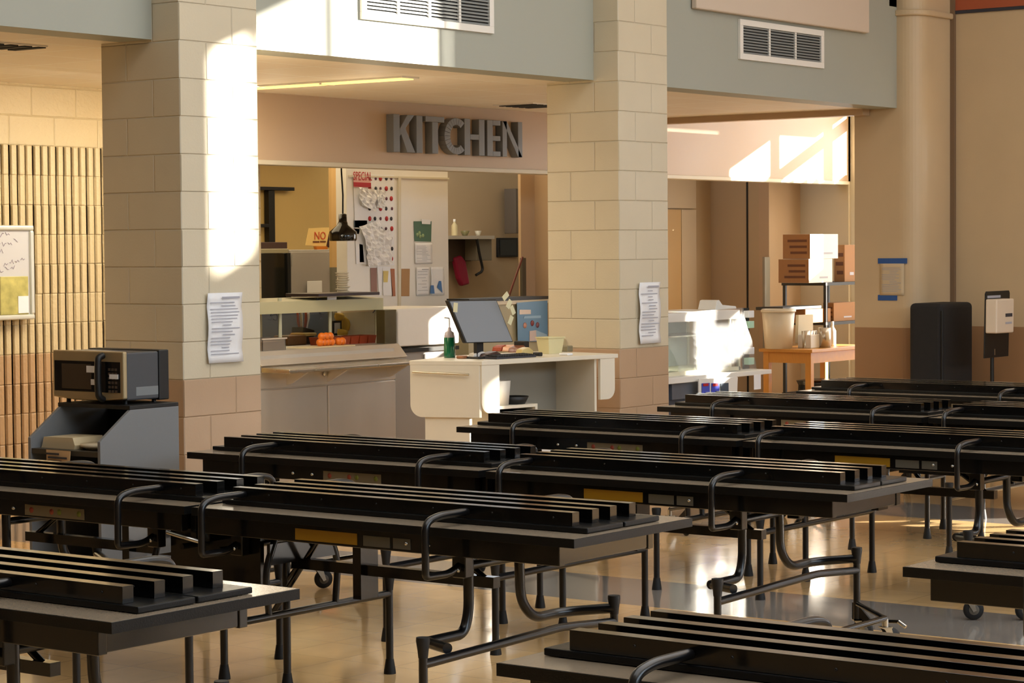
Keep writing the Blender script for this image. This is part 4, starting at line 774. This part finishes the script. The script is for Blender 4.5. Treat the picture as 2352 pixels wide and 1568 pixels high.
# monitor
mp = atY(1108, 800, Yd+.02); r = empty('computer_monitor', (mp.x, Yd+.02, DZ), -.12, 'grey faced flat computer monitor tilted back on the checkout desk', 'monitor')
q = [atY(x, y, Yd) for x, y in ((1056, 690), (1153, 688), (1167, 785), (1072, 788))]; o_ = Vector(r.location)
m = M(); vs = [(v.x-o_.x, (-.04 if i > 1 else .05), v.z-o_.z) for i, v in enumerate(q)]; m.add(vs+[(a_, b_+.035, c_) for a_, b_, c_ in vs], [(0,3,2,1),(4,5,6,7),(0,1,5,4),(1,2,6,5),(2,3,7,6),(3,0,4,7)]); m.build('casing', m_carti, r, bev=.006)
cen = sum((Vector(v) for v in vs), Vector())/4; sv = [cen+(Vector(v)-cen)*.955+Vector((0, -.002, 0)) for v in vs]; M().quad(sv[0], sv[3], sv[2], sv[1], .001).build('screen', mat('grey_screen_film', (128, 134, 142), .35), r)
M().box(-.03, .03, .02, .05, .0, .22).build('stand_neck', m_carti, r); M().prism([(-.11, -.07), (.11, -.07), (.09, .10), (-.09, .10)], 'z', 0, .012).build('stand_base', m_carti, r, bev=.004)
for i, (x, y, s_) in enumerate(((1156, 680, .9), (1163, 698, .6), (1170, 712, -.5), (1166, 735, .5), (1056, 706, .1))):
    p = atY(x, y, Yd-.01)-o_; t = M().box(-.017, .017, -.002, .002, -.03, .03).build('sticky_note', mat('cream_sticky_%d' % i, (214, 208, 170), .6), r); t.location = p; t.rotation_euler = (0, s_, 0)
r = empty('computer_keyboard', (dpos(1180, 822).x, dpos(1180, 822).y+.03, DZ), -.1, 'black computer keyboard on the front edge of the checkout desk', 'keyboard'); M().prism([(-.06, 0), (.06, 0), (.06, .02), (-.06, .012)], 'x', -.19, .19).build('base', m_inkd, r, bev=.003)
kk = M()
for i in range(15):
    for j in range(5): kk.box(-.18+i*.0242, -.18+i*.0242+.02, -.052+j*.021, -.052+j*.021+.017, .013+j*.0013, .02+j*.0014)
kk.build('keys', m_carti, r)
b = dpos(1040, 822); r = empty('sanitizer_bottle', (b.x+.03, b.y+.05, DZ), label='green hand sanitizer pump bottle at the left corner of the desk', cat='bottle'); k = 13/FPX*b.length; H = atY(1040, 770, b.y).z-DZ
M().lathe([(0, 0), (k, 0), (k*1.03, H*.1), (k, H*.88), (k*.8, H), (0, H)], (0, 0, 0), 24).build('green_gel', mat('green_gel', (18, 108, 74), .15, coat=.5), r); M().lathe([(k*.98, H*.9), (k*.8, H*1.12), (k*.35, H*1.2), (k*.3, H*1.34), (0, H*1.34)], (0, 0, 0), 20).build('shoulder', mat('clear_pale_plastic', (190, 180, 186), .2), r)
M().tube(arc([(0, 0, H*1.3), (0, 0, H*1.75), (-.05, 0, H*1.78)], .01), .006, 8).build('pump', m_paper, r)
# clutter on the desk
def at_desk(x, y, dy=0): p = atZ(x, y, DZ); return Vector((p.x, p.y+dy, DZ))
rnd = random.Random(12)
cols = [((150, 60, 34), 'red brown'), ((206, 150, 110), 'peach'), ((120, 70, 50), 'brown'), ((196, 176, 120), 'straw yellow'), ((216, 212, 206), 'white'), ((70, 44, 36), 'dark brown')]
for i, (x, y) in enumerate(((1150, 806), (1172, 806), (1190, 808), (1205, 812), (1100, 822), (1128, 822))):
    p = at_desk(x, y, .0); m = M(); w = .05+.015*(i % 3); m.prism([(-w, 0), (w, 0), (w*.9, .02), (w*.2, .045), (-w*.8, .03)], 'y', -.04, .04); o = m.build('snack_packet', mat('packet_foil_%d' % i, cols[i][0], .3, bump=.3, bscale=40), bev=.006); o.location = p; o.rotation_euler = (0, 0, rnd.uniform(-.5, .5)); tag(o, '%s snack packet in the clutter %s the keyboard' % (cols[i][1], 'behind' if i < 4 else 'left of'), 'packet')
def tub(name, x, yb, wpx, hpx, mt, lab, dy=.0, taper=.8, depth=.12, cat='tub'):
    p = at_desk(x, yb, dy); k = wpx/FPX*p.length/2; h = hpx/FPX*p.length; r = empty(name, p, -.15, lab, cat)
    m = M(); ti = taper; t = .004; d = depth/2
    def ring(s, z, o=0): return [(-k*s+o, -d*s+o, z), (k*s-o, -d*s+o, z), (k*s-o, d*s-o, z), (-k*s+o, d*s-o, z)]
    vs = ring(ti, 0)+ring(1, h)+ring(1, h, t)+ring(ti, t, t); m.add(vs, [(3,2,1,0)]+[(i, (i+1) % 4, 4+(i+1) % 4, 4+i) for i in range(4)]+[(4+i, 4+(i+1) % 4, 8+(i+1) % 4, 8+i) for i in range(4)]+[(8+i, 8+(i+1) % 4, 12+(i+1) % 4, 12+i) for i in range(4)]+[(12, 13, 14, 15)])
    m.build('tub_body', mt, r, bev=.004); M().add(ring(1.06, h-.006)+ring(1.06, h+.002)+ring(.97, h+.002)+ring(.97, h-.006), [(i, (i+1) % 4, 4+(i+1) % 4, 4+i) for i in range(4)]+[(4+i, 4+(i+1) % 4, 8+(i+1) % 4, 8+i) for i in range(4)]+[(8+i, 8+(i+1) % 4, 12+(i+1) % 4, 12+i) for i in range(4)]+[(12+i, 12+(i+1) % 4, (i+1) % 4, i) for i in range(4)]).build('rim', mt, r); return r
tub('plastic_tub', 1275, 812, 52, 38, mat('milky_yellow_plastic', (214, 204, 158), .3), 'milky plastic tub on the checkout desk', dy=.04)
def dbox(name, x0, yb, x1, h, dy, dd, mt, lab, cat='box'):
    a, b = at_desk(x0, yb, dy*.4), at_desk(x1, yb, dy*.4); w = (b.x-a.x)/2; o = M().box(-w, w, 0, dd, 0, h/FPX*a.length).build(name, mt, bev=.006); o.location = ((a.x+b.x)/2, max(a.y, b.y)-.02, DZ); o.rotation_euler = (0, 0, -.1); return tag(o, lab, cat)
dbox('receipt_printer', 1303, 805, 1362, 26, .16, .16, mat('beige_case', (186, 168, 128), .45), 'beige receipt printer at the right of the desk'); dbox('card_reader', 1308, 808, 1350, 14, .08, .1, mat('grey_olive_case', (128, 120, 94), .4), 'low grey card reader between the tub and the printer', 'reader')
dbox('black_pouch', 1213, 808, 1250, 24, .12, .1, m_rubk, 'black zip pouch behind the keyboard', 'pouch'); dbox('telephone', 1236, 818, 1262, 9, .02, .06, m_carti, 'small black telephone handset right of the keyboard', 'telephone'); dbox('paper_pad', 1300, 816, 1342, 5, .01, .08, m_paper, 'white paper pad at the front of the desk', 'paper')
dbox('wrapped_food', 1060, 824, 1098, 7, .02, .06, mat('caramel_wrap', (150, 98, 64), .4), 'flat caramel coloured packet left of the keyboard', 'packet')
# in the desk
mi = Matrix.Rotation(DK.rotation_euler.z, 4, 'Z'); mi.translation = DK.location
def inside(lx, ly, lz): return mi @ Vector((lx, ly, lz))
m = M(); m.lathe([(0, 0), (.055, 0), (.07, .16), (.066, .16), (.05, .006), (0, .006)], (0, 0, 0), 24); o = m.build('plastic_cup', mat('frosted_cup', (206, 200, 190), .3)); o.location = inside(.27, .12, .70); tag(o, 'frosted plastic canister on the small shelf inside the desk', 'canister')
m = M(); m.lathe([(0, 0), (.075, 0), (.1, .05), (.095, .05), (.07, .006), (0, .006)], (0, 0, 0), 24); o = m.build('bowl', m_carti); o.location = inside(.43, .16, .70); tag(o, 'shallow black bowl on the small shelf inside the desk', 'bowl')
m = M(); m.prism([(-.14, 0), (.14, 0), (.12, .03), (.02, .075), (-.1, .06)], 'y', -.1, .1); o = m.build('folded_bag', mat('dark_green_cloth', (52, 58, 50), .7, bump=.3), bev=.02, seg=3); o.location = inside(.80, .2, .38); tag(o, 'dark green folded cloth bag on the lower desk shelf', 'bag')
m = M(); m.prism([(-.1, 0), (.1, 0), (.09, .02), (-.09, .025)], 'y', -.08, .08); o = m.build('paper_stack', m_paper, bev=.004); o.location = inside(.62, .14, .38+.0); tag(o, 'small stack of white paper on the lower desk shelf', 'paper')
# ---------------------------------------------------------------- room seen through the second opening
m_door = mat('pale_door_paint', (196, 176, 146), .45)
Y2, XA, Y3 = 12.24, 20.757, 12.944
struct(M().box(17.85, XA+.15, Y3, Y3+.15, 0, 3.6).build('wall_vestibule_back', m_brown))
c = rect(1515, 420, 1600, 900, Y3-.05); d = empty('door_1', ((c[0]+c[1])/2, Y3-.05, 0)); struct(d); w = (c[1]-c[0])/2
zz = atY(1567, 478, Y3-.05).z; xm = atY(1565, 600, Y3-.05).x-(c[0]+c[1])/2; M().box(-w, w, 0, .05, zz, 2.7).build('transom_panel', m_door, d); M().box(-w, xm, .0, .05, 0, zz-.015).build('door_leaf', m_tan, d); M().box(xm+.01, w, 0, .05, 0, zz-.015).build('door_leaf', m_door, d)
struct(M().box(XA, XA+.15, Y2+.12, Y3, 0, 3.6).build('wall_pier', m_brown))
ta = atX(1717, 500, XA).y; struct(M().box(XA-.012, XA, ta-.008, ta+.008, 0, 2.9).build('trim_7', m_carti))
struct(M().box(XA, 21.5, Y2, Y2+.12, 0, 3.6).build('wall_vestibule_end', m_fascia))
fbox('corner_guard', 1757, 590, 1769, 720, 12.19, .03, mat('brushed_corner_guard', (140, 136, 126), .35, metal=.5), lab='steel corner guard beside the shelving with the cartons', cat='guard', zmin=0)
# black steel shelving with cartons
def carton(x0, y0, xm, x1, y1, Yc, z0, lab, left=m_kraft, right=m_kraftw, printed=True, dl=.4):  # default white side stands for sunlight on plain kraft
    """carton turned a little: brown end at left, long side, white by default as if sunlit, at right of the corner column xm"""
    pm = atY(xm, y1, Yc); pr = atY(x1, y1, Yc); h = abs(atY(xm, y0, Yc).z-atY(xm, y1, Yc).z); w = pr.x-pm.x
    # depth from where the left edge is seen
    t = ray(x0, y1); X = pm.x; dl = max(.12, min(.42, t.y/t.x*X-Yc)) if t.x else .4
    m = M(); m.m = 1; m.box(0, w, 0, dl, 0, h); m.mi = [1, 1, 1, 1, 1, 0]; o = m.build('carton', [left, right], bev=.003); o.location = (pm.x, Yc, z0); tag(o, lab, 'carton')
    if printed:
        rnd = random.Random(int(x0)); ink = mat('carton_ink_%d%d' % (x0, y0), (96, 58, 36), .7)
        for k in range(3): M().box(-.0015, -.0005, dl*.12, dl*(.6+.25*rnd.random()), h*(.2+.24*k), h*(.2+.24*k)+h*.1).build('box_print', ink, o)
        q = M(); q.box(w*.45, w*.8, -.0015, -.0005, h*.18, h*.26); q.build('side_print', m_ink, o)
    return o, h
Ys = 11.5; zsh = atY(1850, 650, Ys-.2).z; xa, xb_ = atY(1795, 650, Ys+.25).x, 21.1
r = empty('storage_rack', ((xa+xb_)/2, Ys+.25, 0), label='black steel storage rack under the two stacked cartons', cat='rack'); ox = r.location.x
zlo = atY(1850, 700, Ys-.2).z; zl2 = atY(1850, 742, Ys-.2).z
for z in (zsh, zl2, .25): M().box(xa-ox, xb_-ox, -.25-.25, .25-.25, z-.03, z).build('shelf', m_carti, r)
for x in (xa+.03, xb_-.03):
    for y in (-.48, -.02): M().box(x-ox-.015, x-ox+.015, y-.015, y+.015, 0, zsh).build('upright', m_carti, r)
o1, h1 = carton(1788, 590, 1858, 1912, 645, Ys-.22, zsh, 'lower kraft carton on the black rack, sunlit side painted white'); o2, h2 = carton(1798, 533, 1861, 1925, 590, Ys-.22, zsh+h1+.002, 'upper kraft carton, sunlit side painted white, stacked on the lower one')
carton(1938, 560, 1940, 1966, 645, Ys-.22, zsh, 'tall kraft carton with black marks at the right end of the rack', right=m_kraft)
carton(1893, 695, 1915, 1966, 738, Ys-.22, zl2, 'open kraft carton on the lower rack shelf by the window', right=m_kraft); _, h_long = carton(1822, 704, 1850, 1908, 736, Ys-.22, zl2, 'long kraft carton behind the white bucket', right=m_kraft, printed=False)
a = rect(1800, 697, 1890, 704, Ys-.22); o = M().box(a[0], a[1], 0, .3, 0, a[3]-a[2]).build('baking_tray', m_carti, bev=.003); o.location = (0, Ys-.21, h_long+zl2+.001); tag(o, 'black baking tray lying on the long carton', 'tray')
# wooden table with bucket and tins
zt = .75; A = atZ(1745, 800, zt); Bq = atZ(1865, 803, zt); Cq = atZ(1966, 797, zt)
m_oak = mat('honey_oak', (196, 140, 66), .4, noise=.15, nscale=8, stretch=(2, 14, 2))
r = empty('wooden_table', (Bq.x, Bq.y, 0), label='honey oak table holding the white bucket in the vestibule', cat='table'); TL = 1.2; TD = (A-Bq).length
M().box(0, TL, 0, TD, zt-.03, zt).build('top', m_oak, r, bev=.004); M().box(.09, TL-.09, .035, .05, zt-.13, zt-.03).box(.09, TL-.09, TD-.05, TD-.035, zt-.13, zt-.03).box(.035, .05, .09, TD-.09, zt-.13, zt-.03).box(TL-.05, TL-.035, .09, TD-.09, zt-.13, zt-.03).build('apron', m_oak, r)
for x in (.03, TL-.09):
    for y in (.03, TD-.09): M().box(x, x+.06, y, y+.06, 0, zt-.03).build('leg', m_oak, r, bev=.003)
M().box(.05, TL-.05, TD-.07, TD-.05, .2, .26).build('stretcher', m_oak, r)
def cyl(name, x, yb, yt, rb, rt, mt, lab, cat, dy=.1, group=None):
    p = atZ(x, yb, zt); p.y += 0; k = p.length/FPX; h = (yb-yt)*k*.98; o = M().lathe([(0, 0), (rb*k, 0), (rt*k, h), (rt*k*.94, h), (rb*k*.9, .01), (0, .01)], (0, 0, 0), 28).build(name, mt); o.location = (p.x, p.y, zt); return tag(o, lab, cat, group), h, k
o, h, k = cyl('bucket', 1788, 800, 708, 31, 38, mat('white_plastic_pail', (222, 216, 200), .3), 'large white plastic bucket on the oak table', 'bucket'); M().lathe([(38*k, h-.03), (40*k, h-.028), (40*k, h-.008), (38*k, h-.006)], (0, 0, 0), 28).build('rim', mat('white_pail_rim', (222, 216, 200), .3), o)
cyl('tin_can', 1894, 798, 752, 14, 14, mat('tin_metal', (196, 190, 180), .25, metal=.8), 'shiny tin can right of the white caddy', 'can'); 
p = atZ(1853, 799, zt); k = p.length/FPX*.9; r = empty('caddy', (p.x+.03, p.y-.03, zt), .0, 'white plastic caddy holding cups beside the bucket', 'caddy'); M().box(-26*k, 26*k, -.05, .09, 0, 34*k).build('bin', m_kraftw, r, bev=.006)
for i in range(3): M().lathe([(10*k, 0), (11*k, 44*k), (9*k, 44*k), (9*k, 5*k)], ((-17+i*17)*k, .02, 0), 14).build('cup', m_steelh, r)
p = atZ(1912, 793, zt); bottle('bottle', 1912, 793, 738, p.y, 8, m_white, 'white squeeze bottle at the end of the oak table', z0=zt)
sheet('notepad', [(1828, 723), (1861, 722), (1861, 788), (1826, 788)], Bq.y+.34, mat('cream_notepad', (206, 192, 160), .6), lab='cream notepad standing up behind the caddy', cat='notepad', t=.03)
p = atZ(1935, 1000, .0); m = M(); m.lathe([(0, 0), (.2, 0), (.25, .15), (.24, .38), (.26, .42), (.2, .43), (0, .42)], (0, 0, 0), 20); o = m.build('bin_bag', mat('black_bin_liner', (16, 16, 18), .25, bump=.6, bscale=14)); o.location = (Bq.x+.75, Bq.y+.3, 0); tag(o, 'black plastic lined bin under the oak table', 'bin')
# glass display case and its counter
zc = .75; A = atZ(1540, 868, zc); Bq2 = atZ(1835, 848, zc)
r = empty('display_counter', (A.x, A.y, 0), label='white topped serving cart under the wrapped glass case', cat='counter'); w = Bq2.x-A.x
M().box(-.4, w-.55, 0, .75, zc-.045, zc).build('top', m_white, r, bev=.004); M().box(w-.56, w, .02, .5, zc-.04, zc-.006).build('fold_shelf', m_white, r, bev=.004); M().prism([(w-.55, zc-.05), (w-.25, zc-.05), (w-.55, zc-.22)], 'y', .2, .23).build('bracket', m_white, r)
M().box(-.35, w-.6, .05, .7, .08, zc-.05).build('body', mat('dark_slate_body', (58, 64, 76), .4), r, bev=.004)
for x in (-.25, w-.75):
    for y in (.12, .62): caster(r, x, y, .4)
a = rect(1541, 876, 1600, 915, A.y+.04); m = M().box(a[0]-A.x, a[1]-A.x, .03, .05, a[2], a[3]); m.build('wave_panel', mat('grey_wave_print', (92, 96, 104), .4, noise=.4, nscale=5), r)
pw = empty('menu_board', (atY(1648, 900, A.y).x, A.y-.03, atY(1648, 905, A.y).z-.05), label='white menu board with blue and red cards on the serving cart front', cat='menu'); sheet('board', [(1603, 870), (1692, 866), (1690, 925), (1603, 925)], A.y-.03, m_white, pw, t=.01)
for i, (x0, x1, c_) in enumerate(((1612, 1630, (70, 84, 190)), (1634, 1652, (60, 74, 190)), (1655, 1673, (70, 84, 100)))):
    sheet('card', [(x0, 880), (x1, 879), (x1, 915), (x0, 915)], A.y-.045, mat('menu_card_%d' % i, c_, .4), pw); 
    if i < 2: sheet('red_heading', [(x0+3, 881), (x1-3, 880), (x1-3, 886), (x0+3, 887)], A.y-.049, rl, pw)
fbox('tag_sheet', 1732, 860, 1748, 894, A.y-.02, .003, m_paper, lab='white tag hanging from the folding shelf of the serving cart', cat='tag')
Yg = A.y+.12; r = empty('glass_case', (A.x+.3, Yg, zc), label='sunlit glass food case loosely wrapped in clear plastic', cat='case'); ox = A.x+.3
a = rect(1500, 716, 1700, 850, Yg); x0_, x1_, H = -.55, a[1]-ox, a[3]-zc
M().box(x0_, x1_, 0, .5, H-.07, H).build('top_lamp_box', m_white, r, bev=.006)
fm = M()
for x in (x0_+.01, x1_-.02): fm.box(x, x+.025, 0, .025, 0, H-.07).box(x, x+.025, .47, .495, 0, H-.07)
for xx in (1603, 1677): q = atY(xx, 780, Yg).x-ox; fm.box(q-.012, q+.012, -.004, .012, 0, H-.07)
fm.box(x0_, x1_, 0, .5, 0, .03).build('frame', mat('cream_white_frame', (226, 220, 190), .35), r); M().box(x0_+.02, x1_-.01, .005, .009, .03, H-.07).box(x1_-.012, x1_-.008, .02, .48, .03, H-.07).build('glass', m_glass, r)
M().box(x0_+.03, x1_-.03, .1, .46, .28, .29).build('inner_shelf', m_steelh, r); M().box(x0_+.02, x1_-.02, .48, .49, .03, H-.07).build('back_panel', mat('pale_steel_back', (196, 200, 200), .35), r)
# clear plastic drape with folds
m_film = mat('cloudy_plastic_film', (232, 234, 236), .22, bump=.8, bscale=9, trans=.5, alpha=.3); rnd = random.Random(21); nu, nv = 26, 16; vs = []
qd = [atY(x, y, Yg-.03) for x, y in ((1500, 722), (1703, 706), (1738, 858), (1560, 862))]
for j in range(nv+1):
    for i in range(nu+1):
        u, v = i/nu, j/nv; p = (qd[0]*(1-u)+qd[1]*u)*(1-v)+(qd[3]*(1-u)+qd[2]*u)*v; vs.append((p.x-ox, -.035-.03*v*(.5+.5*math.sin(u*13+v*4))-rnd.uniform(0, .012), p.z-zc+(0.0)))
m = M(); m.s = True; m.add(vs, [(j*(nu+1)+i, j*(nu+1)+i+1, (j+1)*(nu+1)+i+1, (j+1)*(nu+1)+i) for j in range(nv) for i in range(nu)]); o = m.build('plastic_cover', m_film, r)
for i, y in enumerate((716, 742, 798, 824)):
    pass
cs = empty('spice_rack', (atY(1727, 860, Yg+.05).x, Yg+.05, zc-.004), label='narrow rack of small white and green tubs right of the glass case', cat='rack'); hh = atY(1727, 706, Yg+.05).z-zc; k = FPX/(atY(1727, 780, Yg+.25).length)
M().box(-.045, .045, .05, .06, 0, hh).build('back', m_dark, cs)
for i, y in enumerate((728, 752, 812, 836)):
    z = atY(1727, y, Yg+.05).z-zc; M().box(-.04, .04, 0, .05, z, z+.055).build('small_tub', (m_paper, mat('mint_label', (180, 220, 196), .4))[i % 2], cs, bev=.004)
m = M(); p = atY(1660, 706, Yg+.2); m.prism([(-.16, 0), (.16, 0), (.15, .02), (-.05, .035), (-.1, .075), (-.13, .07)], 'y', -.08, .08); o = m.build('paper_pile', m_kraftw, bev=.003); o.location = (p.x, Yg+.25, zc+H+.001); tag(o, 'papers piled on top of the glass case', 'papers')
# ---------------------------------------------------------------- beside the right pillar
r = empty('speaker_case', (18.0, 8.62, 0), label='tall black fabric case leaning upright beside the right pillar', cat='case')
xA, xB = atY(2163, 800, 8.6).x, atY(2236, 800, 8.6).x; zt = atY(2200, 695, 8.6).z; r.location = ((xA+xB)/2, 8.6, 0); w = (xB-xA)/2
M().box(-w, w, 0, .3, .02, zt).build('case_body', mat('black_woven_fabric', (30, 30, 32), .85, noise=.1, bump=.2, bscale=300), r, bev=.04, seg=4); M().tube([(-w*.98, .0, .06), (-w*.98, 0, zt-.06)], .008, 8).build('zip_piping', m_carti, r)
M().box(-w*.9, w*.9, .03, .27, 0, .02).build('base_pad', m_rubk, r)
Yz = 8.2; x0_, x1_, z0_, z1_ = rect(2263, 668, 2318, 820, Yz); r = empty('sanitizer_stand', (atY(2284, 870, Yz).x, Yz, 0), label='black floor stand with white touchless hand sanitizer dispenser', cat='stand'); ox = r.location.x; sk = -.04
lv = [(x0_-ox-.012, z0_), (x1_-ox-.012, z0_), (x1_-ox+.015, z1_-.02), (x1_-ox, z1_), (x0_-ox+.03, z1_), (x0_-ox+.012, z1_-.02)]
M().prism(lv, 'y', 0, .012).build('back_plate', m_carti, r, bev=.003)
M().tube([(0, .02, .03), (0, .02, z0_+.12)], .016, 12).build('pole', m_carti, r); M().lathe([(.17, 0), (.17, .012), (.03, .03), (0, .03)], (0, .02, 0), 28).build('base', m_carti, r); M().box(-.008, .008, -.004, .0, z0_+.02, z0_+.07).build('clip', m_chr, r)
a = rect(2273, 686, 2314, 764, Yz-.04); m = M(); m.prism([(a[0]-ox, a[2]), (a[1]-ox-.008, a[2]-.003), (a[1]-ox, a[3]), (a[0]-ox+.008, a[3])], 'y', -.1, 0); m.build('dispenser', mat('cream_white_plastic', (220, 204, 184), .35), r, bev=.012, seg=3); w = a[1]-a[0]; h = a[3]-a[2]
M().box(a[0]-ox+w*.5, a[0]-ox+w*.88, -.102, -.099, a[2]+h*.47, a[2]+h*.57).build('sensor_window', m_inkd, r); M().box(a[0]-ox+w*.5, a[0]-ox+w*.85, -.102, -.099, a[2]+h*.26, a[2]+h*.32).build('label', m_ink, r); M().box(a[0]-ox+w*.12, a[0]-ox+w*.85, -.003, -.0005, z1_-.055, z1_-.035).build('header_lettering', m_ink, r)
struct(M().box(18.205, 18.24, 8.91, 8.95, 0, 7).build('wall_shadow_strip', mat('brown_shadow_strip', (122, 98, 74), .6)))  # strip coloured dark for the vertical shadow beside the pillar
